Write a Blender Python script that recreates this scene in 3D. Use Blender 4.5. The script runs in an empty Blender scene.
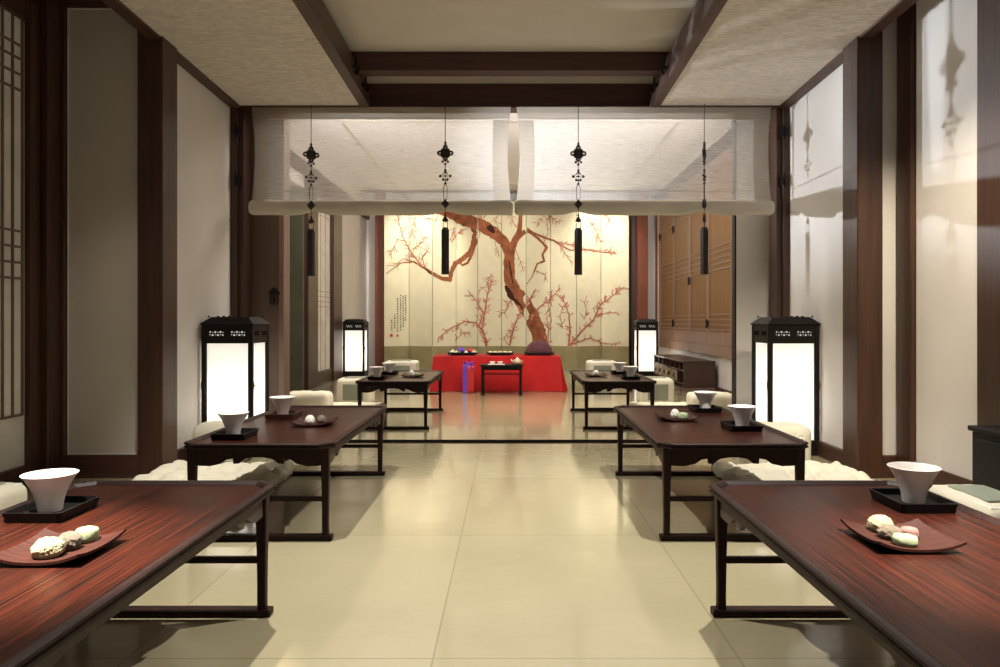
import bpy, bmesh, math, random
from mathutils import Vector, Matrix, noise
random.seed(7)
C = bpy.context.scene
COL = C.collection
PI = math.pi

# ------------------------------------------------------------------ camera
cd = bpy.data.cameras.new('camera'); cam = bpy.data.objects.new('camera', cd); COL.objects.link(cam)
cam.location = (0, 0, 0.75); cam.rotation_euler = (PI/2, 0, 0)
cd.sensor_width = 36; cd.lens = 25.92; cd.shift_x = -0.010; cd.shift_y = -0.0125
cd.clip_start = 0.02; cd.clip_end = 60
C.camera = cam

# ------------------------------------------------------------------ materials
def new_mat(name):
    m = bpy.data.materials.new(name); m.use_nodes = True
    nt = m.node_tree; b = nt.nodes['Principled BSDF']
    return m, nt, b
def N(nt, t, **kw):
    n = nt.nodes.new(t)
    for k, v in kw.items():
        if hasattr(n, k): setattr(n, k, v)
        else: n.inputs[k].default_value = v
    return n
def setin(b, **kw):
    for k, v in kw.items():
        b.inputs[k.replace('_', ' ')].default_value = v
def c4(c): return (c[0], c[1], c[2], 1)

def plain(name, col, rough=.6, bump=0, bscale=60, spec=.5, metal=0, coat=0, var=.12, vscale=6):
    m, nt, b = new_mat(name)
    tc = N(nt, 'ShaderNodeTexCoord')
    nz = N(nt, 'ShaderNodeTexNoise'); nz.inputs['Scale'].default_value = vscale; nz.inputs['Detail'].default_value = 4
    nt.links.new(tc.outputs['Object'], nz.inputs['Vector'])
    cr = N(nt, 'ShaderNodeValToRGB')
    cr.color_ramp.elements[0].position = .3; cr.color_ramp.elements[1].position = .7
    cr.color_ramp.elements[0].color = c4([x*(1-var) for x in col]); cr.color_ramp.elements[1].color = c4([min(1, x*(1+var)) for x in col])
    nt.links.new(nz.outputs['Fac'], cr.inputs['Fac']); nt.links.new(cr.outputs['Color'], b.inputs['Base Color'])
    setin(b, Roughness=rough, Metallic=metal); b.inputs['Specular IOR Level'].default_value = spec
    b.inputs['Coat Weight'].default_value = coat; b.inputs['Coat Roughness'].default_value = .15
    if bump:
        n2 = N(nt, 'ShaderNodeTexNoise'); n2.inputs['Scale'].default_value = bscale; n2.inputs['Detail'].default_value = 3
        nt.links.new(tc.outputs['Object'], n2.inputs['Vector'])
        bp = N(nt, 'ShaderNodeBump'); bp.inputs['Strength'].default_value = bump; bp.inputs['Distance'].default_value = .004
        nt.links.new(n2.outputs['Fac'], bp.inputs['Height']); nt.links.new(bp.outputs['Normal'], b.inputs['Normal'])
    return m

def wood(name, c0, c1, stretch=(30, 1.2, 30), rough=.35, coat=.3, bump=.15, scale=2.0, p0=.3, p1=.75, spec=.5):
    m, nt, b = new_mat(name)
    tc = N(nt, 'ShaderNodeTexCoord'); mp = N(nt, 'ShaderNodeMapping'); mp.inputs['Scale'].default_value = stretch
    nt.links.new(tc.outputs['Object'], mp.inputs['Vector'])
    nz = N(nt, 'ShaderNodeTexNoise'); nz.inputs['Scale'].default_value = scale; nz.inputs['Detail'].default_value = 6; nz.inputs['Roughness'].default_value = .65
    nz.inputs['Distortion'].default_value = .3
    nt.links.new(mp.outputs['Vector'], nz.inputs['Vector'])
    cr = N(nt, 'ShaderNodeValToRGB'); cr.color_ramp.elements[0].position = p0; cr.color_ramp.elements[1].position = p1
    cr.color_ramp.elements[0].color = c4(c0); cr.color_ramp.elements[1].color = c4(c1)
    nt.links.new(nz.outputs['Fac'], cr.inputs['Fac']); nt.links.new(cr.outputs['Color'], b.inputs['Base Color'])
    setin(b, Roughness=rough); b.inputs['Coat Weight'].default_value = coat; b.inputs['Coat Roughness'].default_value = .12
    b.inputs['Specular IOR Level'].default_value = spec
    bp = N(nt, 'ShaderNodeBump'); bp.inputs['Strength'].default_value = bump; bp.inputs['Distance'].default_value = .0008
    nt.links.new(nz.outputs['Fac'], bp.inputs['Height']); nt.links.new(bp.outputs['Normal'], b.inputs['Normal'])
    return m

M = {}
M['wood_v'] = wood('dark_wood_upright', (.026, .010, .006), (.082, .031, .013), (25, 25, 1.0), .45, .08)
M['wood_x'] = wood('dark_wood_cross', (.040, .014, .009), (.085, .030, .018), (1.0, 25, 25), .5, .05)
M['wood_y'] = wood('dark_wood_length', (.045, .018, .011), (.10, .042, .026), (25, 1.0, 25), .5, .05)
M['wood_red'] = wood('red_brown_column_wood', (.15, .035, .014), (.28, .075, .028), (25, 25, 1.0), .4, .2)
M['leaf_wood'] = wood('brown_door_wood', (.13, .075, .055), (.19, .12, .09), (20, 20, .8), .5, .05)
M['table_top'] = wood('red_lacquered_table_wood', (.007, .0035, .003), (.092, .017, .006), (190, 1.5, 190), .30, 0, .3, 2.2, .42, .80, .14)
M['table_frame'] = wood('table_frame_wood', (.012, .006, .005), (.030, .013, .010), (30, 30, 2), .5, 0, .1, spec=.12)
M['table_side'] = wood('table_edge_wood', (.05, .033, .025), (.085, .058, .042), (30, 1.4, 30), .6, .0, .1, spec=.25)
M['lantern_wood'] = plain('black_lantern_lacquer', (.009, .006, .005), .5, spec=.2)
M['shutter_wood'] = wood('honey_shutter_wood', (.17, .075, .024), (.35, .17, .055), (40, 40, 1.0), .5, .1, scale=2.6)
M['shutter_rail'] = wood('shutter_rail_wood', (.24, .14, .10), (.34, .21, .15), (6, 6, 1.0), .5, .05)
M['cab_wood'] = wood('low_cabinet_wood', (.03, .012, .009), (.07, .028, .02), (2, 20, 20), .35, .2)
M['black'] = plain('black_lacquer', (.006, .005, .005), .45, spec=.2)
M['iron'] = plain('black_iron', (.012, .011, .011), .45, metal=.6)
M['brass'] = plain('aged_brass', (.30, .20, .09), .4, metal=.8)
M['plaster'] = plain('ceiling_plaster', (.62, .56, .49), .85, .1, 90, var=.03)
M['wallpaper'] = plain('pale_wall_paper', (.70, .655, .61), .8, .12, 160, var=.04, vscale=3)
M['wallpaper_w'] = plain('white_wall_paper', (.82, .785, .76), .8, .12, 160, var=.03, vscale=3)
M['wallpaper_shaded'] = plain('shaded_wall_paper', (.48, .435, .375), .8, .12, 160, var=.04, vscale=3)  # wall paper with the low light on the left put into its colour
M['thin_line'] = plain('cream_edge_line', (.72, .68, .6), .6)
M['recess_shade'] = plain('painted_recess_shade', (.09, .085, .055), .9)  # dark colour stands in for shade inside the far left opening
M['porcelain'] = plain('white_porcelain', (.80, .76, .72), .35, coat=.1, var=.03)
M['plate'] = wood('red_brown_ribbed_plate', (.012, .005, .004), (.050, .015, .010), (10, 140, 10), .55, 0, .8, 1.6, .3, .7, .12)
M['tray_brown'] = plain('dark_brown_tray', (.05, .014, .01), .4, coat=.2)
M['cloth'] = plain('cream_quilted_cotton', (.60, .56, .44), .9, .5, 90, spec=.2, var=.06)
M['cloth_w'] = plain('ivory_cotton', (.68, .64, .52), .9, .4, 90, spec=.2, var=.05)
M['patch'] = plain('grey_green_silk', (.24, .26, .20), .7, .2, 120, spec=.3)
M['piping'] = plain('ivory_piping', (.82, .80, .70), .8)
M['red_cloth'] = plain('red_tablecloth', (.43, .009, .010), .6, .15, 50, spec=.3, var=.18, vscale=5)
M['purple'] = plain('violet_silk', (.16, .06, .50), .5, spec=.4)
M['crimson'] = plain('crimson_silk', (.55, .03, .03), .5, spec=.4)
M['rice_y'] = plain('yellow_crumb_rice_cake', (.70, .62, .36), .9, 1.0, 220, var=.22, vscale=160)
M['rice_g'] = plain('brown_crumb_rice_cake', (.24, .20, .145), .9, 1.0, 220, var=.55, vscale=190)
M['rice_m'] = plain('green_rice_cake', (.34, .42, .24), .85, .8, 160, var=.3, vscale=60)
M['rice_w'] = plain('white_rice_cake', (.80, .78, .68), .9, .8, 120, var=.1, vscale=70)
M['rice_p'] = plain('pink_rice_cake', (.34, .17, .15), .9, .8, 120)
M['berry'] = plain('dark_purple_dates', (.10, .022, .035), .4, coat=.3, var=.4, vscale=60)
M['tassel'] = plain('dark_brown_silk_tassel', (.028, .018, .016), .7, .5, 200)
M['screen'] = plain('cream_painting_silk', (.72, .66, .47), .85, .1, 120, spec=.2, var=.04)
M['screen_low'] = plain('olive_screen_silk', (.30, .255, .13), .85, .1, 120, spec=.2)
M['screen_edge'] = plain('screen_edge_binding', (.30, .27, .16), .8)
M['bark'] = plain('painted_branch_brown', (.27, .095, .045), .9, spec=.1, var=.35, vscale=10)
M['twig'] = plain('painted_twig_red_brown', (.36, .13, .075), .9, spec=.1)
M['bark_dark'] = plain('painted_dark_bark', (.05, .02, .015), .9, spec=.1)
M['blossom'] = plain('painted_blossom', (.62, .25, .18), .9, spec=.1, var=.3, vscale=40)
M['ink'] = plain('black_ink', (.02, .02, .018), .9, spec=.1)
M['threshold'] = plain('black_threshold', (.008, .006, .005), .9, spec=.0)
M['seal'] = plain('red_seal_ink', (.45, .05, .03), .9, spec=.1)
M['hem'] = plain('woven_hem_cloth', (.52, .46, .38), .9, .5, 140, spec=.1)
M['roll'] = plain('rolled_linen', (.66, .61, .52), .9, .6, 120, spec=.1, var=.08)
M['gold'] = plain('cream_gold_glaze', (.62, .50, .30), .35, coat=.2)
M['drawer_front'] = plain('drawer_pale_inlay', (.30, .22, .14), .6, var=.5, vscale=30)

# paper of the hung ceiling doors: long fibres pressed into the sheet
def fibre_paper():
    m, nt, b = new_mat('fibrous_ceiling_paper')
    tc = N(nt, 'ShaderNodeTexCoord'); mp = N(nt, 'ShaderNodeMapping'); mp.inputs['Scale'].default_value = (14, 60, 14); mp.inputs['Rotation'].default_value = (0, 0, .5)
    nt.links.new(tc.outputs['Object'], mp.inputs['Vector'])
    nz = N(nt, 'ShaderNodeTexNoise'); nz.inputs['Scale'].default_value = 1.2; nz.inputs['Detail'].default_value = 5; nz.inputs['Distortion'].default_value = 1.2
    nt.links.new(mp.outputs['Vector'], nz.inputs['Vector'])
    cr = N(nt, 'ShaderNodeValToRGB'); cr.color_ramp.elements[0].position = .35; cr.color_ramp.elements[1].position = .65
    cr.color_ramp.elements[0].color = (.55, .49, .44, 1); cr.color_ramp.elements[1].color = (.76, .69, .62, 1)
    nt.links.new(nz.outputs['Fac'], cr.inputs['Fac']); nt.links.new(cr.outputs['Color'], b.inputs['Base Color'])
    bp = N(nt, 'ShaderNodeBump'); bp.inputs['Strength'].default_value = .5; bp.inputs['Distance'].default_value = .004
    nt.links.new(nz.outputs['Fac'], bp.inputs['Height']); nt.links.new(bp.outputs['Normal'], b.inputs['Normal'])
    setin(b, Roughness=.9)
    return m
M['fibre'] = fibre_paper()

# oiled-paper floor: sheets 0.68 x 0.92 m with overlapped seams, glossy and slightly rippled
def floor_mat():
    m, nt, b = new_mat('oiled_paper_floor')
    tc = N(nt, 'ShaderNodeTexCoord'); sx = N(nt, 'ShaderNodeSeparateXYZ'); nt.links.new(tc.outputs['Object'], sx.inputs[0])
    def seam(out, off, per, w):
        a = N(nt, 'ShaderNodeMath', operation='SUBTRACT'); a.inputs[1].default_value = off; nt.links.new(out, a.inputs[0])
        p = N(nt, 'ShaderNodeMath', operation='PINGPONG'); p.inputs[1].default_value = per/2; nt.links.new(a.outputs[0], p.inputs[0])
        l = N(nt, 'ShaderNodeMath', operation='LESS_THAN'); l.inputs[1].default_value = w; nt.links.new(p.outputs[0], l.inputs[0])
        return l, a
    l1, a1 = seam(sx.outputs['X'], -.171, .68, .0022)
    l2, a2 = seam(sx.outputs['Y'], -.24, .92, .0022)
    mx = N(nt, 'ShaderNodeMath', operation='MAXIMUM'); nt.links.new(l1.outputs[0], mx.inputs[0]); nt.links.new(l2.outputs[0], mx.inputs[1])
    # per-sheet tint
    vx = N(nt, 'ShaderNodeMath', operation='DIVIDE'); vx.inputs[1].default_value = .68; nt.links.new(a1.outputs[0], vx.inputs[0])
    fx = N(nt, 'ShaderNodeMath', operation='FLOOR'); nt.links.new(vx.outputs[0], fx.inputs[0])
    vy = N(nt, 'ShaderNodeMath', operation='DIVIDE'); vy.inputs[1].default_value = .92; nt.links.new(a2.outputs[0], vy.inputs[0])
    fy = N(nt, 'ShaderNodeMath', operation='FLOOR'); nt.links.new(vy.outputs[0], fy.inputs[0])
    cb = N(nt, 'ShaderNodeCombineXYZ'); nt.links.new(fx.outputs[0], cb.inputs[0]); nt.links.new(fy.outputs[0], cb.inputs[1])
    wn = N(nt, 'ShaderNodeTexWhiteNoise'); nt.links.new(cb.outputs[0], wn.inputs['Vector'])
    nz = N(nt, 'ShaderNodeTexNoise'); nz.inputs['Scale'].default_value = 2.5; nz.inputs['Detail'].default_value = 5
    nt.links.new(tc.outputs['Object'], nz.inputs['Vector'])
    add = N(nt, 'ShaderNodeMath', operation='ADD'); nt.links.new(nz.outputs['Fac'], add.inputs[0])
    ms = N(nt, 'ShaderNodeMath', operation='MULTIPLY'); ms.inputs[1].default_value = .35; nt.links.new(wn.outputs['Value'], ms.inputs[0]); nt.links.new(ms.outputs[0], add.inputs[1])
    cr = N(nt, 'ShaderNodeValToRGB'); cr.color_ramp.elements[0].position = .3; cr.color_ramp.elements[1].position = 1.0
    cr.color_ramp.elements[0].color = (.285, .25, .150, 1); cr.color_ramp.elements[1].color = (.35, .31, .195, 1)
    nt.links.new(add.outputs[0], cr.inputs['Fac'])
    mc = N(nt, 'ShaderNodeMix', data_type='RGBA'); mc.inputs[7].default_value = (.235, .205, .12, 1)
    nt.links.new(mx.outputs[0], mc.inputs[0]); nt.links.new(cr.outputs['Color'], mc.inputs[6]); nt.links.new(mc.outputs[2], b.inputs['Base Color'])
    mp = N(nt, 'ShaderNodeMapping'); mp.inputs['Scale'].default_value = (9, 16, 1); nt.links.new(tc.outputs['Object'], mp.inputs['Vector'])
    n2 = N(nt, 'ShaderNodeTexNoise'); n2.inputs['Scale'].default_value = 1.2; n2.inputs['Detail'].default_value = 3; nt.links.new(mp.outputs['Vector'], n2.inputs['Vector'])
    bp = N(nt, 'ShaderNodeBump'); bp.inputs['Strength'].default_value = .30; bp.inputs['Distance'].default_value = .004
    nt.links.new(n2.outputs['Fac'], bp.inputs['Height']); nt.links.new(bp.outputs['Normal'], b.inputs['Normal'])
    setin(b, Roughness=.15); b.inputs['Specular IOR Level'].default_value = .5; b.inputs['Coat Weight'].default_value = .35; b.inputs['Coat Roughness'].default_value = .06
    return m
M['floor'] = floor_mat()

def sheer_mat():
    m = bpy.data.materials.new('sheer_ramie_cloth'); m.use_nodes = True; nt = m.node_tree; nt.nodes.clear()
    out = N(nt, 'ShaderNodeOutputMaterial')
    tc = N(nt, 'ShaderNodeTexCoord'); mp = N(nt, 'ShaderNodeMapping'); mp.inputs['Scale'].default_value = (7, 1, 190); nt.links.new(tc.outputs['Object'], mp.inputs['Vector'])
    nz = N(nt, 'ShaderNodeTexNoise'); nz.inputs['Scale'].default_value = 1.5; nz.inputs['Detail'].default_value = 3; nt.links.new(mp.outputs['Vector'], nz.inputs['Vector'])
    cr = N(nt, 'ShaderNodeMapRange'); cr.inputs[1].default_value = .3; cr.inputs[2].default_value = .7; cr.inputs[3].default_value = .27; cr.inputs[4].default_value = .42
    nt.links.new(nz.outputs['Fac'], cr.inputs[0])
    tr = N(nt, 'ShaderNodeBsdfTransparent'); tr.inputs[0].default_value = (1, 1, 1, 1)
    df = N(nt, 'ShaderNodeBsdfDiffuse'); df.inputs[0].default_value = (.80, .77, .74, 1)
    tl = N(nt, 'ShaderNodeBsdfTranslucent'); tl.inputs[0].default_value = (.86, .84, .82, 1)
    m1 = N(nt, 'ShaderNodeMixShader'); m1.inputs[0].default_value = .5; nt.links.new(df.outputs[0], m1.inputs[1]); nt.links.new(tl.outputs[0], m1.inputs[2])
    m2 = N(nt, 'ShaderNodeMixShader'); nt.links.new(cr.outputs[0], m2.inputs[0]); nt.links.new(tr.outputs[0], m2.inputs[1]); nt.links.new(m1.outputs[0], m2.inputs[2])
    nt.links.new(m2.outputs[0], out.inputs[0])
    return m
M['sheer'] = sheer_mat()

def lamp_paper(name, em, col=(.93, .92, .88)):
    m = bpy.data.materials.new(name); m.use_nodes = True; nt = m.node_tree; nt.nodes.clear()
    out = N(nt, 'ShaderNodeOutputMaterial')
    tl = N(nt, 'ShaderNodeBsdfTranslucent'); tl.inputs[0].default_value = c4(col)
    df = N(nt, 'ShaderNodeBsdfDiffuse'); df.inputs[0].default_value = c4(col)
    m1 = N(nt, 'ShaderNodeMixShader'); m1.inputs[0].default_value = .35; nt.links.new(tl.outputs[0], m1.inputs[1]); nt.links.new(df.outputs[0], m1.inputs[2])
    if em:
        e = N(nt, 'ShaderNodeEmission'); e.inputs[0].default_value = (1, .96, .9, 1); e.inputs[1].default_value = em
        ad = N(nt, 'ShaderNodeAddShader'); nt.links.new(m1.outputs[0], ad.inputs[0]); nt.links.new(e.outputs[0], ad.inputs[1])
        nt.links.new(ad.outputs[0], out.inputs[0])
    else: nt.links.new(m1.outputs[0], out.inputs[0])
    return m
M['lamp_paper'] = lamp_paper('glowing_lantern_paper', .12)
M['lattice_paper'] = plain('lattice_door_paper', (.72, .70, .64), .85, .3, 70)
M['lattice_paper2'] = plain('far_lattice_paper', (.72, .68, .6), .85)

# ------------------------------------------------------------------ mesh helpers
def box(bm, x0, x1, y0, y1, z0, z1, bev=0, seg=1):
    if x1 < x0: x0, x1 = x1, x0
    if y1 < y0: y0, y1 = y1, y0
    r = bmesh.ops.create_cube(bm, size=1)
    for v in r['verts']:
        v.co = Vector((x0+(v.co.x+.5)*(x1-x0), y0+(v.co.y+.5)*(y1-y0), z0+(v.co.z+.5)*(z1-z0)))
    if bev:
        es = set()
        for v in r['verts']: es.update(v.link_edges)
        bmesh.ops.bevel(bm, geom=list(es), offset=bev, segments=seg, affect='EDGES', profile=.6)
def tube(bm, pts, r, n=8, cap=True):
    """pts list of Vector; r float or list"""
    pts = [Vector(p) for p in pts]
    rs = r if isinstance(r, (list, tuple)) else [r]*len(pts)
    rings = []; up = None
    for i, p in enumerate(pts):
        d = (pts[min(i+1, len(pts)-1)] - pts[max(i-1, 0)]).normalized()
        if up is None:
            up = Vector((0, 0, 1)) if abs(d.z) < .9 else Vector((0, 1, 0))
        a = d.cross(up).normalized(); b = d.cross(a).normalized(); up = -b if False else up
        rings.append([bm.verts.new(p + (a*math.cos(2*PI*k/n) + b*math.sin(2*PI*k/n))*rs[i]) for k in range(n)])
    for i in range(len(rings)-1):
        for k in range(n):
            bm.faces.new((rings[i][k], rings[i][(k+1) % n], rings[i+1][(k+1) % n], rings[i+1][k]))
    if cap:
        bm.faces.new(rings[0][::-1]); bm.faces.new(rings[-1])
def lathe(bm, prof, cx=0, cy=0, n=32, cap0=True, cap1=True):
    rings = []
    for (r, z) in prof:
        rings.append([bm.verts.new((cx+r*math.cos(2*PI*k/n), cy+r*math.sin(2*PI*k/n), z)) for k in range(n)])
    for i in range(len(rings)-1):
        for k in range(n):
            bm.faces.new((rings[i][k], rings[i][(k+1) % n], rings[i+1][(k+1) % n], rings[i+1][k]))
    if cap0: bm.faces.new(rings[0][::-1])
    if cap1: bm.faces.new(rings[-1])
def prism(bm, poly, axis, a0, a1):
    """poly: list of (u,v). axis 'x': u->y,v->z ; 'y': u->x,v->z ; 'z': u->x,v->y"""
    def P(u, v, a):
        return {'x': (a, u, v), 'y': (u, a, v), 'z': (u, v, a)}[axis]
    A = [bm.verts.new(P(u, v, a0)) for u, v in poly]; B = [bm.verts.new(P(u, v, a1)) for u, v in poly]
    f1 = bm.faces.new(A); f2 = bm.faces.new(B[::-1])
    n = len(poly)
    for i in range(n): bm.faces.new((A[i], A[(i+1) % n], B[(i+1) % n], B[i]))
def sphere(bm, c, r, su=12, sv=8, sc=(1, 1, 1)):
    rr = bmesh.ops.create_uvsphere(bm, u_segments=su, v_segments=sv, radius=r)
    for v in rr['verts']: v.co = Vector((v.co.x*sc[0]+c[0], v.co.y*sc[1]+c[1], v.co.z*sc[2]+c[2]))
    return rr['verts']
def obj(name, bm, mat, parent=None, smooth=False, loc=None, tri=False):
    bmesh.ops.recalc_face_normals(bm, faces=bm.faces)
    me = bpy.data.meshes.new(name); bm.to_mesh(me); bm.free()
    if isinstance(mat, str): mat = M[mat]
    me.materials.append(mat)
    if smooth:
        for p in me.polygons: p.use_smooth = True
    o = bpy.data.objects.new(name, me); COL.objects.link(o)
    if parent: o.parent = parent
    if loc: o.location = loc
    return o
def smooth_angle(o, ang=40):
    me = o.data
    for p in me.polygons: p.use_smooth = True
    bm = bmesh.new(); bm.from_mesh(me)
    for e in bm.edges:
        if len(e.link_faces) == 2 and e.calc_face_angle(0) > math.radians(ang): e.smooth = False
    bm.to_mesh(me); bm.free(); return o
def nb(): return bmesh.new()
def empty(name, loc=(0, 0, 0), rz=0):
    o = bpy.data.objects.new(name, None); COL.objects.link(o); o.location = loc; o.rotation_euler = (0, 0, rz); o.empty_display_size = .05
    return o
def tag(o, label, cat, group=None, kind=None):
    o['label'] = label; o['category'] = cat
    if group: o['group'] = group
    if kind: o['kind'] = kind
    return o
def struct(o, label=None, cat=None):
    o['kind'] = 'structure'
    if label: o['label'] = label
    if cat: o['category'] = cat
    return o
def copy_tree(o, parent=None):
    c = o.copy(); COL.objects.link(c); c.parent = parent
    for ch in list(o.children): copy_tree(ch, c)
    return c
def sbox(name, mat, *a, bev=0, label=None, cat=None):
    bm = nb(); box(bm, *a, bev=bev); return struct(obj(name, bm, mat), label, cat)

# ------------------------------------------------------------------ the room
sbox('floor', 'floor', -2.5, 2.5, -1.4, 11.6, -.06, 0, label='glossy yellow oiled-paper floor running the length of both rooms', cat='floor')
sbox('trim_1', 'threshold', -1.73, 1.73, 4.425, 4.515, 0, .006, label='dark wooden threshold strip across the floor between the two rooms', cat='threshold')
sbox('ceiling', 'plaster', -2.5, 2.5, -1.4, 4.5, 2.30, 2.40, label='beige plaster ceiling of the near room', cat='ceiling')
sbox('ceiling_far', 'wallpaper_w', -2.5, 2.5, 4.62, 11.6, 2.75, 2.85, label='white ceiling of the far room seen through the sheer blinds', cat='ceiling')

# near room walls
sbox('wall_left', 'wood_v', -2.36, -2.20, -1.4, 3.60, 0, 2.30, label='dark wooden left wall of the near room', cat='wall')
sbox('wall_right', 'wallpaper', 1.875, 2.03, -1.4, 3.60, 0, 2.30, label='pale right wall of the near room', cat='wall')
def return_wall(s, xo, name, lab, pmat):
    # frontal wall piece between the side wall and the column; s=-1 left, +1 right
    bm = nb(); box(bm, s*1.74, s*xo, 3.46, 3.58, 0, 2.30)
    w = struct(obj(name, bm, pmat), lab, 'wall')
    bm = nb(); box(bm, s*1.775, s*xo, 3.435, 3.459, 0, .107, bev=.003); obj('bottom_rail', bm, 'wood_x', w)
    bm = nb(); box(bm, s*1.775, s*xo, 3.435, 3.459, 2.255, 2.30); obj('top_rail', bm, 'wood_x', w)
    if s < 0:
        bm = nb(); box(bm, -2.2, -2.125, 3.432, 3.459, .107, 2.255, bev=.003); obj('stile', bm, 'wood_v', w)
        bm = nb()
        box(bm, -2.122, -2.118, 3.452, 3.459, .11, 2.25); box(bm, -1.784, -1.78, 3.452, 3.459, .11, 2.25)
        box(bm, -2.118, -1.784, 3.452, 3.459, .11, .114); box(bm, -2.118, -1.784, 3.452, 3.459, 2.246, 2.25)
        obj('edge_line', bm, 'thin_line', w)
    return w
return_wall(-1, 2.2, 'wall_left_return', 'papered wall panel, coloured darker for low light, facing the viewer on the left', 'wallpaper_shaded')
return_wall(1, 1.875, 'wall_right_return', 'narrow pale wall strip beside the right column', 'wallpaper')
# columns at the corners
sbox('trim_2', 'wood_v', -1.777, -1.655, 3.43, 3.585, 0, 2.30, bev=.004, label='dark wooden column at the left between two wall panels', cat='column')
sbox('trim_3', 'wood_v', 1.655, 1.777, 3.43, 3.585, 0, 2.30, bev=.004, label='red-brown wooden column at the right behind the cushions', cat='column')
# passage walls next to the lanterns
for s, nm, lb in ((-1, 'wall_passage_left', 'pale papered wall behind the big left lantern'), (1, 'wall_passage_right', 'white papered wall behind the big right lantern')):
    bm = nb(); box(bm, s*1.73, s*1.86, 3.585, 4.60, 0, 2.30)
    w = struct(obj(nm, bm, 'wallpaper' if s < 0 else 'wallpaper_w'), lb, 'wall')
    bm = nb(); box(bm, s*1.712, s*1.7299, 3.586, 4.45, 0, .085, bev=.003); obj('base_board', bm, 'wood_y', w)
# posts of the opening
for s, nm in ((-1, 'trim_4'), (1, 'trim_5')):
    bm = nb(); box(bm, s*1.690, s*1.745, 4.452, 4.60, 0, 2.30); box(bm, s*1.656, s*1.690, 4.475, 4.60, 0, 2.30)
    t = struct(obj(nm, bm, 'wood_v'), 'dark %s door post of the opening between the rooms' % ('left' if s < 0 else 'right'), 'post')
    for z in (1.92, 1.62):
        bm = nb(); box(bm, s*1.672, s*1.704, 4.440, 4.4518, z-.03, z+.03, bev=.004)
        tube(bm, [(s*1.69, 4.442, z-.045), (s*1.69, 4.442, z+.045)], .008)
        obj('hinge', bm, 'iron', t)
# lintel and beams
bm = nb(); box(bm, -1.656, 1.656, 4.50, 4.60, 2.09, 2.234); box(bm, -1.656, 1.656, 4.485, 4.60, 2.078, 2.098)
struct(obj('trim_6', bm, 'wood_x'), 'dark wooden lintel above the sheer blinds', 'beam')
sbox('trim_7', 'plaster', -1.74, 1.74, 4.505, 4.60, 2.234, 2.80, label='plaster band over the lintel', cat='wall')
sbox('trim_8', 'wood_x', -1.0, 1.0, 4.14, 4.24, 2.19, 2.30, bev=.003, label='dark wooden ceiling beam in front of the lintel', cat='beam')
# divider walls above/beside opening toward far room
for s, nm in ((-1, 'wall_divider_left'), (1, 'wall_divider_right')):
    sbox(nm, 'wallpaper', s*1.745, s*2.5, 4.60, 4.64, 0, 2.80, label='partition wall hidden behind the %s door post' % ('left' if s < 0 else 'right'), cat='wall')

# raised lattice doors hung under the ceiling
def zc(y): return 2.072 + (4.48-y)*.028
def slab(bm, x0, x1, y0, y1, dz0, dz1):
    if x1 < x0: x0, x1 = x1, x0
    vs = [bm.verts.new((x, y, zc(y)+dz)) for dz in (dz0, dz1) for x, y in ((x0, y0), (x1, y0), (x1, y1), (x0, y1))]
    for f in ((0, 1, 2, 3), (4, 5, 6, 7), (0, 1, 5, 4), (1, 2, 6, 5), (2, 3, 7, 6), (3, 0, 4, 7)): bm.faces.new([vs[i] for i in f])
for s, nm in ((-1, 'door_1'), (1, 'door_2')):
    bm = nb(); slab(bm, s*.925, s*1.665, .95, 4.44, .006, .03)
    d = struct(obj(nm, bm, 'fibre'), 'large paper door leaf folded up under the ceiling on the %s' % ('left' if s < 0 else 'right'), 'door')
    bm = nb(); slab(bm, s*.868, s*.9249, .90, 4.48, 0, .05); obj('frame_stile', bm, 'wood_y', d)
    bm = nb(); slab(bm, s*1.6651, s*1.728, .90, 4.45, -.006, .05); obj('frame_stile', bm, 'wood_y', d)
    bm = nb(); slab(bm, s*.925, s*1.665, 4.4401, 4.48, 0, .05); obj('frame_rail', bm, 'wood_x', d)
    bm = nb(); slab(bm, s*.925, s*1.665, .90, .9499, 0, .05); obj('frame_rail', bm, 'wood_x', d)
    # the second leaf folded behind it, standing up to the ceiling
    bm = nb(); slab(bm, s*.874, s*.905, .95, 4.47, .0505, .105); slab(bm, s*.882, s*.912, .95, 4.47, .105, .155)
    obj('folded_leaf_edge', bm, 'wood_y', d)
    for y in (4.30, 4.02):
        bm = nb(); box(bm, s*.862, s*.8815, y-.05, y+.05, zc(y)+.055, zc(y)+.08, bev=.003)
        tube(bm, [(s*.858, y-.03, zc(y)+.06), (s*.858, y-.01, zc(y)+.12), (s*.868, y+.02, zc(y)+.16)], .006)
        tube(bm, [(s*.858, y+.03, zc(y)+.05), (s*.852, y+.03, zc(y)+.09)], .007)
        obj('iron_hook', bm, 'iron', d)

# left wall lattice door
def lattice(bm, plane_x, y0, y1, z0, z1, ny, bands, th=.012, w=.012, s=1):
    for i in range(ny+1):
        y = y0+(y1-y0)*i/ny; box(bm, plane_x, plane_x+s*th, y-w/2, y+w/2, z0, z1)
    for z in bands: box(bm, plane_x, plane_x+s*(th*.9), y0, y1, z-w/2, z+w/2)
bm = nb(); box(bm, -2.20, -2.192, 1.82, 3.25, .10, 2.10)
d3 = struct(obj('door_3', bm, 'lattice_paper'), 'lattice paper door at the left edge of the near room', 'door')
bm = nb(); box(bm, -2.199, -2.165, 3.2501, 3.31, 0, 2.20, bev=.003); box(bm, -2.199, -2.165, 1.76, 1.8199, 0, 2.20, bev=.003)
box(bm, -2.199, -2.165, 1.82, 3.25, 0, .0999); box(bm, -2.199, -2.165, 1.82, 3.25, 2.1001, 2.20); obj('door_frame', bm, 'wood_v', d3)
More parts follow.
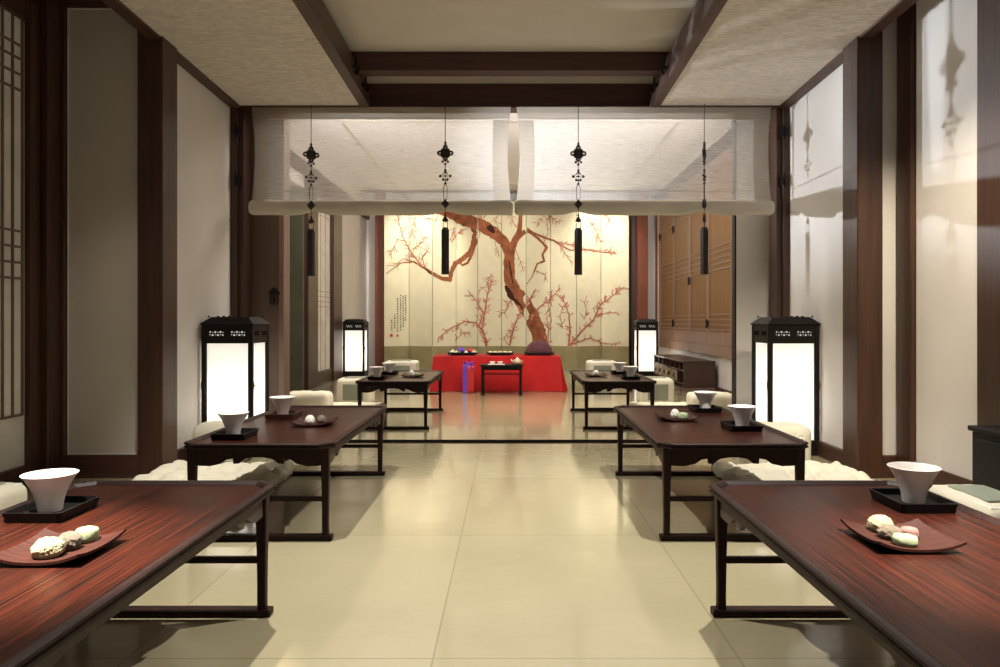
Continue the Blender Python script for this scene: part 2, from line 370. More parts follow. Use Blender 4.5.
bm = nb(); lattice(bm, -2.1919, 1.84, 3.23, .33, 2.10, 22, [.94+.07*i for i in range(4)] + [1.78, 1.85, 1.92, 1.98] + [.33], .008, .010); obj('lattice', bm, 'leaf_wood', d3)
bm = nb(); box(bm, -2.199, -2.14, 3.335, 3.43, 0, 2.30, bev=.004); box(bm, -2.199, -2.175, 3.315, 3.334, 0, 2.30)
struct(obj('trim_9', bm, 'wood_v'), 'dark post beside the left lattice door', 'post')

# right near wall: posts, panel
sbox('trim_10', 'wood_v', 1.84, 1.8749, 3.305, 3.429, 0, 2.30, bev=.004, label='brown corner post on the right wall', cat='post')
sbox('trim_11', 'wood_v', 1.84, 1.8749, 2.62, 2.84, 0, 2.30, bev=.004, label='brown post at the right edge of the picture', cat='post')
sbox('baseboard_right', 'wood_y', 1.855, 1.8749, -1.3, 3.304, 0, .107, label='brown baseboard along the near right wall', cat='baseboard')
sbox('wall_panel_right', 'wallpaper_w', 1.862, 1.8749, 2.841, 3.30, .1071, 2.30, label='white papered panel between the two posts on the near right', cat='wall')

# far room
bm = nb(); box(bm, -2.40, -2.25, 4.641, 7.30, 0, 2.75); box(bm, -2.40, -2.25, 7.86, 11.3, 0, 2.75); box(bm, -2.40, -2.25, 7.30, 7.86, 2.2, 2.75)
w = struct(obj('wall_far_left', bm, 'wallpaper'), 'pale left wall of the far room', 'wall')
bm = nb(); box(bm, -2.249, -2.225, 9.42, 11.28, 0, .07); obj('base_board', bm, 'wood_y', w)
bm = nb(); box(bm, -2.249, -2.20, 4.65, 11.28, 2.336, 2.47); obj('cornice_beam', bm, 'wood_y', w)
bm = nb(); box(bm, -2.48, -2.401, 7.2, 7.95, 0, 2.3); box(bm, -2.47, -2.2505, 7.80, 7.8595, 0, 2.2); obj('opening_shade_sheet', bm, 'recess_shade', w)  # sheets coloured as the opening's shade, one covering the pale wall end
sbox('wall_far_right', 'wallpaper_w', 2.25, 2.40, 4.641, 11.3, 0, 2.75, label='white right wall of the far room', cat='wall')
sbox('wall_back', 'wallpaper_w', -2.5, 2.5, 11.3, 11.4, 0, 2.75, label='back wall behind the painted folding screen', cat='wall')
# left opening posts, far lattice door
sbox('trim_12', 'wood_v', -2.30, -2.20, 7.862, 8.26, 0, 2.30, bev=.004, label='dark post left of the far lattice door', cat='post')
sbox('trim_13', 'wood_v', -2.2499, -2.19, 8.96, 9.40, 0, 2.334, bev=.004, label='red-brown post right of the far lattice door', cat='post')
bm = nb(); box(bm, -2.249, -2.238, 8.262, 8.958, .16, 2.20)
d4 = struct(obj('door_4', bm, 'lattice_paper2'), 'lit lattice paper door on the far left wall', 'door')
bm = nb(); box(bm, -2.249, -2.215, 8.262, 8.958, 0, .1599); box(bm, -2.249, -2.215, 8.262, 8.958, 2.2001, 2.32); obj('door_rail', bm, 'wood_v', d4)
bm = nb(); lattice(bm, -2.2379, 8.28, 8.94, .16, 2.2, 3, [.92+.06*i for i in range(4)] + [2.0, 2.06], .004, .006); obj('lattice', bm, 'shutter_rail', d4)
# brown door leaf behind the left post
bm = nb(); box(bm, -1.744, -1.458, 4.65, 4.77, 0, 2.74, bev=.003)
d5 = struct(obj('door_5', bm, 'leaf_wood'), 'brown wooden door leaf with iron ring handle behind the left post', 'door')
bm = nb(); box(bm, -1.49, -1.458, 4.641, 4.6499, 0, 2.7); obj('edge_strip', bm, 'shutter_rail', d5)
bm = nb()
for dx in (-.014, .014):
    pts = [(-1.52+dx+.011*math.cos(a), 4.636, .885+.030*math.sin(a)) for a in [2*PI*k/14 for k in range(15)]]; tube(bm, pts, .004, 6)
sphere(bm, (-1.52, 4.64, .945), .022, 10, 8, (1, .35, 1)); sphere(bm, (-1.545, 4.64, .93), .012, 8, 6, (1, .4, 1)); sphere(bm, (-1.495, 4.64, .93), .012, 8, 6, (1, .4, 1))
obj('ring_handle', bm, 'iron', d5)
# pale sliding panel behind the right post
bm = nb(); box(bm, 1.462, 1.744, 4.65, 4.70, 0, 2.74)
d6 = struct(obj('door_6', bm, 'wallpaper'), 'pale sliding door panel behind the right post', 'door')
bm = nb(); box(bm, 1.450, 1.4619, 4.65, 4.71, 0, 2.74); obj('edge_strip', bm, 'iron', d6)

# shutters on the far right wall
ys = [7.16, 8.06, 8.87, 9.73, 10.60]
bm = nb()
box(bm, 2.205, 2.2499, 7.05, 7.16, .37, 2.50, bev=.003); box(bm, 2.205, 2.2499, 10.60, 10.66, .37, 2.50, bev=.003)
box(bm, 2.205, 2.2499, 7.16, 10.60, .37, .487, bev=.003); box(bm, 2.205, 2.2499, 7.16, 10.60, 2.42, 2.50)
win = struct(obj('window_1', bm, 'shutter_rail'), 'bank of four honey-coloured wooden lattice shutters on the far right wall', 'window')
for i in range(4):
    y0, y1 = ys[i]+.004, ys[i+1]-.004
    bm = nb(); box(bm, 2.222, 2.2499, y0, y1, .49, 2.415)
    sh = obj('shutter', bm, 'shutter_wood', win)
    bm = nb(); box(bm, 2.210, 2.2219, y0, y0+.05, .49, 2.415, bev=.002); box(bm, 2.210, 2.2219, y1-.05, y1, .49, 2.415, bev=.002)
    box(bm, 2.210, 2.2219, y0+.05, y1-.05, .49, .63); box(bm, 2.210, 2.2219, y0+.05, y1-.05, 2.37, 2.415)
    obj('shutter_frame', bm, 'shutter_rail', sh)
    bm = nb()
    for zz in ([.655+.055*k for k in range(4)] + [1.30+.062*k for k in range(5)] + [2.05+.062*k for k in range(4)]):
        box(bm, 2.212, 2.2219, y0+.0501, y1-.0501, zz-.008, zz+.008)
    obj('lattice_bars', bm, 'shutter_rail', sh)
    bm = nb()
    for k in range(1, 12):
        y = y0+.05+(y1-y0-.1)*k/12; box(bm, 2.2195, 2.2219, y-.003, y+.003, .63, 2.37)
    obj('lattice_slats', bm, 'shutter_wood', sh)
    for zz in ((.72,), (1.24,), (.72, 1.98), (.72,))[i] if i != 3 else (1.98,):
        bm = nb(); box(bm, 2.196, 2.2099, y1-.05, y1+.03, zz-.035, zz+.035, bev=.005); tube(bm, [(2.195, y1-.01, zz-.05), (2.195, y1-.01, zz+.05)], .010); obj('latch', bm, 'iron', sh)
sbox('trim_14', 'wood_y', 2.215, 2.2499, 4.65, 11.28, 2.53, 2.68, label='dark cornice beam high on the far right wall', cat='beam')
sbox('trim_15', 'wood_y', 2.22, 2.2499, 4.65, 11.28, 0, .035, label='thin baseboard under the shutters', cat='baseboard')
sbox('trim_16', 'wood_red', 2.228, 2.2499, 10.98, 11.06, .035, 2.52, label='thin red-brown strip on the wall beside the shutters', cat='trim')
# ceiling coffer lines
bm = nb()
box(bm, -1.70, -1.68, 7.2, 10.6, 2.735, 2.7499); box(bm, 1.68, 1.70, 7.2, 10.6, 2.735, 2.7499)
box(bm, -1.68, 1.68, 7.2, 7.22, 2.735, 2.7499); box(bm, -1.68, 1.68, 10.58, 10.6, 2.735, 2.7499)
struct(obj('trim_17', bm, 'hem'), 'thin rectangular moulding on the far ceiling', 'moulding')
# back columns
sbox('trim_18', 'wood_red', -2.085, -1.955, 11.12, 11.28, 0, 2.75, bev=.004, label='red-brown column left of the painted screen', cat='column')
bm = nb(); box(bm, 1.93, 2.13, 11.12, 11.28, 0, 2.75, bev=.004); struct(obj('trim_19', bm, 'wood_red'), 'red-brown column right of the painted screen', 'column')
sbox('trim_20', 'wood_v', 1.86, 1.929, 11.05, 11.28, 0, 2.75, bev=.003, label='narrow dark post at the right end of the painted screen', cat='post')

# ------------------------------------------------------------------ folding screen
scr = empty('folding_screen', (0, 0, 0))
tag(scr, 'ten-panel folding screen painted with a red-brown plum tree against the back wall', 'screen')
fpx = [385, 408, 433, 455.5, 478, 501.5, 526, 551, 576, 602, 628]
FX = [(p-510)*11.0/720 for p in fpx]; FY = [10.92 if i % 2 == 0 else 11.12 for i in range(11)]
def scr_y(x):
    x = max(FX[0], min(FX[-1], x))
    for i in range(10):
        if x <= FX[i+1]: 
            t = (x-FX[i])/(FX[i+1]-FX[i]); return FY[i]+(FY[i+1]-FY[i])*t
    return FY[-1]
def quad_slab(bm, xa, ya, xb, yb, z0, z1, th):
    d = Vector((xb-xa, yb-ya, 0)).normalized(); n = Vector((-d.y, d.x, 0))*th   # towards +y
    vs = [bm.verts.new(v) for z in (z0, z1) for v in ((xa, ya, z), (xb, yb, z), (xb+n.x, yb+n.y, z), (xa+n.x, ya+n.y, z))]
    for f in ((0, 1, 2, 3), (4, 5, 6, 7), (0, 1, 5, 4), (1, 2, 6, 5), (2, 3, 7, 6), (3, 0, 4, 7)): bm.faces.new([vs[i] for i in f])
def lerp(a, b, t): return a+(b-a)*t
for i in range(10):
    xa, xb, ya, yb = FX[i], FX[i+1], FY[i], FY[i+1]
    e = .03
    A = (lerp(xa, xb, .01), lerp(ya, yb, .01)); B = (lerp(xa, xb, .99), lerp(ya, yb, .99))
    bm = nb(); quad_slab(bm, A[0], A[1], B[0], B[1], .365, 2.58, .02); p = obj('painted_panel', bm, 'screen', scr)
    bm = nb(); quad_slab(bm, A[0], A[1], B[0], B[1], .03, .3649, .02); obj('lower_panel', bm, 'screen_low', p)
    bm = nb(); quad_slab(bm, A[0], A[1], B[0], B[1], .0, .0299, .022); obj('panel_binding', bm, 'screen_edge', p)
    bm = nb(); quad_slab(bm, A[0], A[1], B[0], B[1], 2.5801, 2.60, .022); obj('panel_binding', bm, 'screen_edge', p)
    if i % 2 == 0 and i > 0:
        bm = nb(); tube(bm, [(xa, ya-.001, .02), (xa, ya-.001, 2.59)], .005, 6); obj('hinge_edge', bm, 'screen_edge', p)
# painting: (u,v) zoomed photo coordinates -> metres on the screen
def S(u, v):
    px = 380+u/3.335; py = 200+v/3.335
    x = (px-510)*11.0/720; y = scr_y(x); x = (px-510)*y/720; y = scr_y(x)
    return x, .75+(321-py)*y/720
def spt(x, z, off): return Vector((x, scr_y(x)-off, z))
def stroke(bm, pts, off=.004, jag=0.0, rnd=None):
    """tapered strip following the screen surface. pts: (u,v,width_u)"""
    P = [(S(u, v), w/3.335*11/720) for u, v, w in pts]
    dense = []
    for i in range(len(P)-1):
        (a, wa), (b, wb) = P[i], P[i+1]
        L = math.hypot(b[0]-a[0], b[1]-a[1]); n = max(1, int(L/.035))
        for k in range(n):
            t = k/n; dense.append((lerp(a[0], b[0], t), lerp(a[1], b[1], t), lerp(wa, wb, t)))
    dense.append((P[-1][0][0], P[-1][0][1], P[-1][1]))
    prev = None
    for i, (x, z, w) in enumerate(dense):
        j = min(i+1, len(dense)-1); k = max(i-1, 0)
        dx, dz = dense[j][0]-dense[k][0], dense[j][1]-dense[k][1]; l = math.hypot(dx, dz) or 1
        nx, nz = -dz/l, dx/l
        h1 = w/2*(1+random.uniform(-jag, jag)); h2 = w/2*(1+random.uniform(-jag, jag))
        a = (x+nx*h1, z+nz*h1); b = (x-nx*h2, z-nz*h2); m = (x, z)
        row = [bm.verts.new(spt(q[0], q[1], off)) for q in (a, m, b)]
        if prev:
            for c in (0, 1): bm.faces.new((prev[c], prev[c+1], row[c+1], row[c]))
        prev = row
bm = nb()
stroke(bm, [(536, 486, 56), (528, 440, 50), (510, 395, 50), (480, 345, 50), (450, 305, 42), (432, 265, 36), (430, 215, 36), (432, 165, 36)], jag=.10)
stroke(bm, [(436, 190, 30), (415, 140, 34), (375, 105, 40), (330, 80, 42), (285, 68, 42), (245, 50, 34), (200, 38, 20), (150, 40, 16), (110, 20, 14), (60, -40, 8), (20, -90, 4)], .0042, .12)
stroke(bm, [(430, 180, 30), (448, 140, 24), (465, 105, 18), (468, 60, 13), (474, 10, 12), (500, -60, 8), (520, -120, 4)], .0044, .1)
stroke(bm, [(312, 70, 34), (322, 110, 24), (312, 150, 20), (300, 175, 20), (272, 200, 16), (252, 212, 18), (240, 235, 12), (233, 266, 16), (205, 262, 12), (175, 245, 12), (150, 228, 8), (112, 205, 5), (70, 210, 3), (20, 246, 2)], .0046, .18)
stroke(bm, [(316, 150, 9), (308, 180, 8), (292, 210, 9), (275, 218, 7), (262, 205, 5)], .0048, .15)
stroke(bm, [(455, 135, 14), (475, 112, 14), (492, 100, 16), (520, 122, 8), (545, 145, 8), (556, 158, 10), (542, 182, 8), (548, 204, 8), (525, 212, 5), (515, 235, 5), (508, 255, 3), (488, 282, 2)], .0048, .2)
stroke(bm, [(492, 102, 8), (540, 122, 7), (580, 135, 6), (600, 150, 5), (635, 168, 4), (700, 165, 2.5), (790, 180, 1.8)], .005, .1)
obj('painted_trunk', bm, 'bark', scr)
for pts_, jg in (([(418, 285, 5), (425, 300, 14), (432, 315, 20), (445, 332, 12), (470, 352, 5), (480, 385, 3)], .3),
                 ([(362, 85, 16), (372, 100, 22), (382, 110, 8)], .2), ([(150, 225, 3), (165, 243, 5), (178, 250, 3)], .3), ([(430, 200, 3), (436, 240, 6), (444, 280, 3)], .3)):
    bm = nb(); stroke(bm, pts_, .0058, jg); obj('painted_dark_knot', bm, 'bark_dark', scr)
# twigs with blossoms
tw = nb(); bl = nb(); blpos = []
def dot(u, v, r):
    x, z = S(u, v); r = r/3.335*11/720
    off = .0065
    vs = [bl.verts.new(spt(x+r*math.cos(a)*random.uniform(.7, 1.2), z+r*math.sin(a)*random.uniform(.7, 1.2), off)) for a in [2*PI*k/6 for k in range(6)]]
    bl.faces.new(vs)
def spray(pts, w0=4, density=1.0, blossoms=1.0, tl=30):
    n = len(pts); full = [(u, v, lerp(w0, 1.6, i/(n-1))) for i, (u, v) in enumerate(pts)]
    stroke(tw, full, .0054, .1)
    for i in range(n-1):
        a, b = pts[i], pts[i+1]; L = math.hypot(b[0]-a[0], b[1]-a[1]); cnt = int(L/14*density)
        for k in range(cnt):
            t = random.random(); u, v = lerp(a[0], b[0], t), lerp(a[1], b[1], t)
            ang = math.atan2(b[1]-a[1], b[0]-a[0])+random.choice((-1, 1))*random.uniform(.5, 1.1); l = random.uniform(.4, 1)*tl
            e = (u+l*math.cos(ang), v+l*math.sin(ang)); m = ((u+e[0])/2+random.uniform(-2, 2), (v+e[1])/2+random.uniform(-2, 2))
            stroke(tw, [(u, v, 1.8), (m[0], m[1], 1.5), (e[0], e[1], 1.0)], .0052)
            for q in range(int(4*blossoms)):
                s = random.uniform(.3, 1.05); dot(lerp(u, e[0], s)+random.uniform(-3, 3), lerp(v, e[1], s)+random.uniform(-3, 3), random.uniform(1.1, 2.5))
        for q in range(int(L/5*blossoms)):
            t = random.random(); dot(lerp(a[0], b[0], t)+random.uniform(-5, 5), lerp(a[1], b[1], t)+random.uniform(-5, 5), random.uniform(1.2, 2.9))
spray([(355, 488), (345, 440), (320, 410), (285, 405), (240, 425), (192, 462)], 7, 1.2, 1, 24)
spray([(330, 420), (345, 375), (320, 335), (292, 300)], 4, 1.2, 1, 24)
spray([(358, 478), (340, 430), (350, 370), (360, 310), (378, 258)], 6, 1.6, 1.2, 24)
spray([(432, 486), (445, 430), (462, 385), (490, 350), (515, 300)], 6, 1.6, 1.2, 22)
spray([(560, 486), (562, 430), (555, 390)], 4, 1.4, 1, 22)
spray([(500, 400), (530, 360), (560, 335), (602, 295)], 5, 1.6, 1.2, 22)
spray([(628, 486), (634, 440), (630, 380), (606, 320)], 6, 1.6, 1.1, 20)
spray([(632, 486), (670, 440), (712, 400), (735, 350), (775, 320), (815, 290)], 7, 1.8, 1.1, 24)
spray([(640, 480), (700, 460), (745, 478), (790, 482)], 4, 1.2, .8, 20)
spray([(720, 390), (760, 375), (795, 378)], 3, 1, .6, 16)
spray([(135, 215), (100, 170), (75, 120), (60, 60), (70, 20)], 4, 1.8, .1, 34)
spray([(110, 205), (80, 195), (45, 220)], 3, 1.6, .1, 30)
spray([(150, 225), (140, 190), (165, 160)], 3, 1.6, .1, 30)
spray([(240, 140), (260, 110), (300, 90)], 2, 1.6, .3, 24)
spray([(345, 85), (335, 40), (320, 10)], 3, 1.4, .3, 24)
spray([(345, 60), (370, 30), (420, 20)], 3, 1.6, .5, 26)
spray([(380, 105), (385, 150), (400, 190)], 2, 1, .1, 26)
spray([(500, 5), (530, 30), (570, 55), (600, 80)], 3, 1.8, .5, 28)
spray([(545, 145), (560, 110), (555, 60)], 2, 1, .2, 30)
spray([(590, 140), (640, 150), (700, 168), (785, 175)], 3, 1.6, .9, 18)
spray([(600, 150), (625, 190), (640, 210)], 2, 1.2, .1, 22)
spray([(720, 10), (750, 40), (770, 80)], 3, 1.6, .5, 24)
spray([(130, 30), (150, 60), (190, 70)], 3, 1.4, .6, 26)
spray([(450, 160), (470, 210), (480, 240)], 2, .9, .1, 20)
spray([(520, 235), (550, 250), (560, 275)], 2, 1.2, .1, 20)
spray([(410, 330), (425, 350), (415, 380)], 2, 1.2, .3, 18)
for pts_ in ([(120, 60), (105, 95), (115, 130)], [(60, 130), (45, 160), (30, 190)], [(100, 170), (130, 150), (150, 120)], [(400, 40), (385, 70), (395, 95)], [(430, 20), (440, 60), (452, 90)],
             [(250, 90), (235, 130), (215, 150)], [(440, 330), (420, 370), (395, 385)], [(575, 300), (560, 350), (572, 400)], [(690, 60), (720, 100), (735, 140)], [(540, 60), (520, 90)], [(370, 250), (352, 290), (330, 300)],
             [(680, 400), (690, 370), (680, 340)], [(450, 430), (425, 445), (410, 470)], [(610, 430), (600, 390), (612, 350)], [(250, 470), (280, 440), (300, 450)]):
    spray(pts_, 1.8, 1.6, .25, 26)
spray([(470, -10), (440, -60), (380, -90)], 4, 1.4, .5, 30); spray([(620, -20), (700, -60), (780, -60)], 4, 1.4, .5, 30)
obj('painted_twigs', tw, 'twig', scr); obj('painted_blossoms', bl, 'blossom', scr)
# calligraphy columns
r2 = random.Random(3)
def ch(u, v, h):
    for _ in range(4):
        a = r2.uniform(-h*.4, h*.4); b_ = r2.uniform(-h*.4, h*.4)
        if r2.random() < .5: p = [(u-h*.35, v+b_, 1.3), (u+h*.35, v+b_-.5, 1.3)]
        else: p = [(u+a, v-h*.4, 1.3), (u+a*.8, v+h*.4, 1.3)]
        stroke(bm, p, .005)
for u, v0, v1 in ((86, 318, 408), (78, 322, 425), (69, 318, 440), (59, 330, 442), (49, 385, 432), (39, 402, 440)):
    v = v0; bm = nb()
    while v < v1: ch(u, v, 6); v += 8.2
    obj('calligraphy_column', bm, 'ink', scr)
bm = nb(); stroke(bm, [(38, 447, 8), (38, 456, 8)], .005); obj('seal_stamp', bm, 'seal', scr)
bm = nb(); stroke(bm, [(59, 449, 6), (59, 456, 6)], .005); obj('seal_stamp', bm, 'seal', scr)

# ------------------------------------------------------------------ low tables
W, L, HT, CH = .52, 1.115, .336, .045
def octo(w, l, c):
    a, b = w/2, l/2; return [(-a+c, -b), (a-c, -b), (a, -b+c), (a, b-c), (a-c, b), (-a+c, b), (-a, b-c), (-a, -b+c)]
def apron_profile(x0, x1, ztop, n):
    """carved lower outline between two legs, n lobes of cusps from each end (metres)"""
    m = []
    half = [(0, .256), (.05, .254), (.085, .262), (.105, .276), (.128, .280), (.130, .262), (.148, .263), (.170, .279), (.20, .284)]
    m = [(x0+d, z) for d, z in half]
    mir = [(x1-d, z) for d, z in reversed(half)]
    return [(x0, ztop)] + m + mir + [(x1, ztop)]
def make_table():
    t = empty('low_table')
    # top: slab with raised chamfered rim
    bm = nb(); prism(bm, octo(W-.05, L-.05, CH-.012), 'z', .318, .3285); obj('tabletop', bm, 'table_top', t)
    bm = nb()
    prof = [(.0, .316), (.0, .3215), (.004, .3235), (.004, .3255), (.0, .3275), (.0, .333), (.004, .336), (.014, .336), (.024, .329), (.024, .316)]
    rings = []
    for ins, z in prof:
        rings.append([bm.verts.new((x, y, z)) for x, y in octo(W-2*ins, L-2*ins, CH-ins*.585)])
    for i in range(len(rings)):
        a, b = rings[i], rings[(i+1) % len(rings)]
        for k in range(8): bm.faces.new((a[k], a[(k+1) % 8], b[(k+1) % 8], b[k]))
    obj('rim', bm, 'table_side' if False else 'table_frame', t)
    lx, ly = W/2-.032, L/2-.040
    for sx in (-1, 1):
        for sy in (-1, 1):
            bm = nb(); n = 6; rings = []
            for (z, hw) in ((.018, .0105), (.08, .0105), (.16, .0115), (.24, .0135), (.3155, .0145)):
                rings.append([bm.verts.new((sx*lx+dx*hw, sy*ly+dy*hw, z)) for dx, dy in ((-1, -.8), (-.8, -1), (.8, -1), (1, -.8), (1, .8), (.8, 1), (-.8, 1), (-1, .8))])
            for i in range(4):
                for k in range(8): bm.faces.new((rings[i][k], rings[i][(k+1) % 8], rings[i+1][(k+1) % 8], rings[i+1][k]))
            bm.faces.new(rings[0][::-1]); bm.faces.new(rings[-1])
            obj('leg', bm, 'table_frame', t)
    for sy in (-1, 1):
        bm = nb(); box(bm, -lx-.024, lx+.024, sy*ly-.016, sy*ly+.016, 0, .0195, bev=.003); obj('foot_rail', bm, 'table_frame', t)
        bm = nb(); box(bm, -lx+.008, lx-.008, sy*ly-.006, sy*ly+.006, .134, .150); obj('stretcher', bm, 'table_frame', t)
        bm = nb(); prism(bm, apron_profile(-lx+.012, lx-.012, .3158, 2), 'y', sy*ly-.006, sy*ly+.006); obj('apron', bm, 'table_frame', t)
    for sx in (-1, 1):
        x0, x1 = -ly+.012, ly-.012
        bm = nb(); prism(bm, apron_profile(x0, x1, .3158, 2), 'x', sx*lx-.006, sx*lx+.006); obj('apron', bm, 'table_side', t)
    return t
tp = make_table()
tables = [
 (-.859, 1.3175, 'dark red low table nearest at the left, orange-red wood glowing in the light'),
 (.766, 1.3175, 'dark low table nearest at the right, its far right corner lit red'),
 (-.859, 2.9825, 'middle low table of the left row, in front of the big left lantern'),
 (.764, 2.9825, 'middle low table of the right row, in front of the big right lantern'),
 (-.812, 5.50, 'farthest low table of the left row, beyond the floor threshold'),
 (.757, 5.50, 'farthest low table of the right row, beyond the floor threshold')]
for i, (x, y, lb) in enumerate(tables):
    o = tp if i == 0 else copy_tree(tp)
    o.location = (x, y, 0); tag(o, lb, 'table', 'low dining tables in two rows')
TT = .3286   # surface of the sunken tabletop

# ------------------------------------------------------------------ cup, tray, plate, rice cakes
def make_cup():
    prof = [(.0265, 0), (.0275, .002), (.0285, .012), (.031, .024), (.036, .038), (.044, .054), (.054, .069), (.0605, .0765), (.0620, .0785),
            (.0612, .0790), (.0590, .0772), (.052, .069), (.042, .054), (.034, .038), (.029, .024), (.026, .012), (.001, .008)]
    bm = nb(); lathe(bm, prof, n=40); return smooth_angle(obj('tea_bowl', bm, 'porcelain'), 50)
def make_tray():
    bm = nb(); w, d, h = .066, .078, .022
    prism(bm, [(-w+.006, -d+.006), (w-.006, -d+.006), (w-.006, d-.006), (-w+.006, d-.006)], 'z', .002, .008)
    R = []
    for (o_, z) in ((-.006, 0), (0, h), (-.004, h), (-.009, .0079)):
        a, b = w+o_, d+o_; R.append([bm.verts.new((x, y, z)) for x, y in ((-a+.006, -b), (a-.006, -b), (a, -b+.006), (a, b-.006), (a-.006, b), (-a+.006, b), (-a, b-.006), (-a, -b+.006))])
    for i in range(4):
        for k in range(8): bm.faces.new((R[i][k], R[i][(k+1) % 8], R[(i+1) % 4][(k+1) % 8], R[(i+1) % 4][k]))
    return obj('square_tray', bm, 'black')
cup, tray = make_cup(), make_tray()
tray2 = tray.copy(); tray2.data = tray.data.copy(); tray2.data.materials[0] = M['tray_brown']; COL.objects.link(tray2)
cups = [
 (-1.003, 1.57, 'black', 'left nearest table', 'white tea bowl on the nearest left table, largest of the left row'),
 (.9225, 1.645, 'black', 'right nearest table', 'white tea bowl on the nearest right table, largest of the right row'),
 (-1.003, 2.61, 'black', 'm', 'white tea bowl at the front end of the middle left table'),
 (-.995, 3.15, 'brown', 'm', 'white tea bowl farther back on the middle left table'),
 (.906, 2.81, 'black', 'm', 'white tea bowl nearer the front of the middle right table'),
 (.915, 3.37, 'black', 'm', 'white tea bowl farther back on the middle right table'),
 (-.962, 5.21, 'black', 'm', 'small white tea bowl at the front of the farthest left table'),
 (-.958, 5.70, 'black', 'm', 'small white tea bowl at the back of the farthest left table'),
 (.880, 5.25, 'black', 'm', 'small white tea bowl at the front of the farthest right table'),
 (.876, 5.75, 'black', 'm', 'small white tea bowl at the back of the farthest right table')]
usedc = ut1 = ut2 = False
for x, y, k, _, lb in cups:
    c = cup if not usedc else copy_tree(cup); usedc = True
    c.location = (x, y, TT+.0082); tag(c, lb, 'bowl', 'white tea bowls on trays'); c.scale = (.89, .89, 1.03)
    if k == 'brown': t = tray2
    else:
        t = tray if not ut1 else copy_tree(tray); ut1 = True
    t.scale = (.96, .98, 1); t.location = (x+(.006 if x < 0 else -.004), y, TT+.0002)
    tag(t, lb.replace('white tea bowl', ('dark brown' if k == 'brown' else 'black')+' square tray under the bowl').replace(', largest of the left row', '').replace(', largest of the right row', '').replace('small ', ''), 'tray', 'square trays under the bowls')

def make_plate():
    bm = nb(); n = 14; h = .078; V = {}
    def zf(u, v): return .004+.0105*abs(u)**2.6+.004*abs(v)**3+.004*(abs(u*v))**2
    for lay, dz in ((0, 0), (1, .005)):
        for i in range(n+1):
            for j in range(n+1):
                u, v = -1+2*i/n, -1+2*j/n
                V[lay, i, j] = bm.verts.new((u*h, v*h, zf(u, v)+dz-.004))
    for i in range(n):
        for j in range(n):
            for lay in (0, 1): bm.faces.new((V[lay, i, j], V[lay, i+1, j], V[lay, i+1, j+1], V[lay, i, j+1]))
    for k in range(n):
        for a, b in (((k, 0), (k+1, 0)), ((k, n), (k+1, n)), ((0, k), (0, k+1)), ((n, k), (n, k+1))):
            bm.faces.new((V[0, a[0], a[1]], V[0, b[0], b[1]], V[1, b[0], b[1]], V[1, a[0], a[1]]))
    return smooth_angle(obj('square_plate', bm, 'plate'), 50)
plate = make_plate()
plates = [(-.815, 1.305, 'red-brown curled square plate with three rice cakes on the nearest left table'),
          (.745, 1.375, 'red-brown curled square plate with rice cakes on the nearest right table'),
          (-.795, 2.93, 'curled plate with two rice cakes on the middle left table'),
          (.712, 3.08, 'curled plate with two rice cakes on the middle right table'),
          (-.730, 5.42, 'small curled plate on the farthest left table'),
          (.653, 5.47, 'small curled plate on the farthest right table')]
for i, (x, y, lb) in enumerate(plates):
    p = plate if i == 0 else copy_tree(plate)
    p.location = (x, y, TT+.0002); tag(p, lb, 'plate', 'curled square plates of rice cakes')
def make_cake(mat, kind, seed):
    bm = nb()
    if kind == 'ball':
        vs = bmesh.ops.create_icosphere(bm, subdivisions=5, radius=1)['verts']
        for v in vs:
            n_ = noise.noise(v.co*3+Vector((seed, 0, 0)))*.10+abs(noise.noise(v.co*8+Vector((seed, 3, 0))))*.12+noise.noise(v.co*19+Vector((seed, 3, 0)))*.05
            v.co *= (1+n_)
            v.co.z = max(v.co.z, -.62)
            v.co = Vector((v.co.x, v.co.y, v.co.z+.62))
    else:
        prof = [(.02, 0), (.80, 0), (.97, .06), (1.02, .4), (1.0, .9), (.90, 1.08), (.6, 1.18), (.3, 1.24), (.01, 1.26)]
        lathe(bm, prof, n=28)
        for v in bm.verts:
            k = 1+noise.noise(v.co*2.2+Vector((seed, 0, 0)))*.08; v.co.x *= k; v.co.y *= k; v.co.z *= 1+noise.noise(v.co*5+Vector((0, seed, 0)))*.05
    return obj('rice_cake', bm, mat, smooth=True)
cakes = {'y': make_cake('rice_y', 'ball', 1), 'g': make_cake('rice_g', 'ball', 5), 'm': make_cake('rice_m', 'cyl', 3), 'w': make_cake('rice_w', 'ball', 8), 'p': make_cake('rice_p', 'cyl', 9)}
ucake = set()
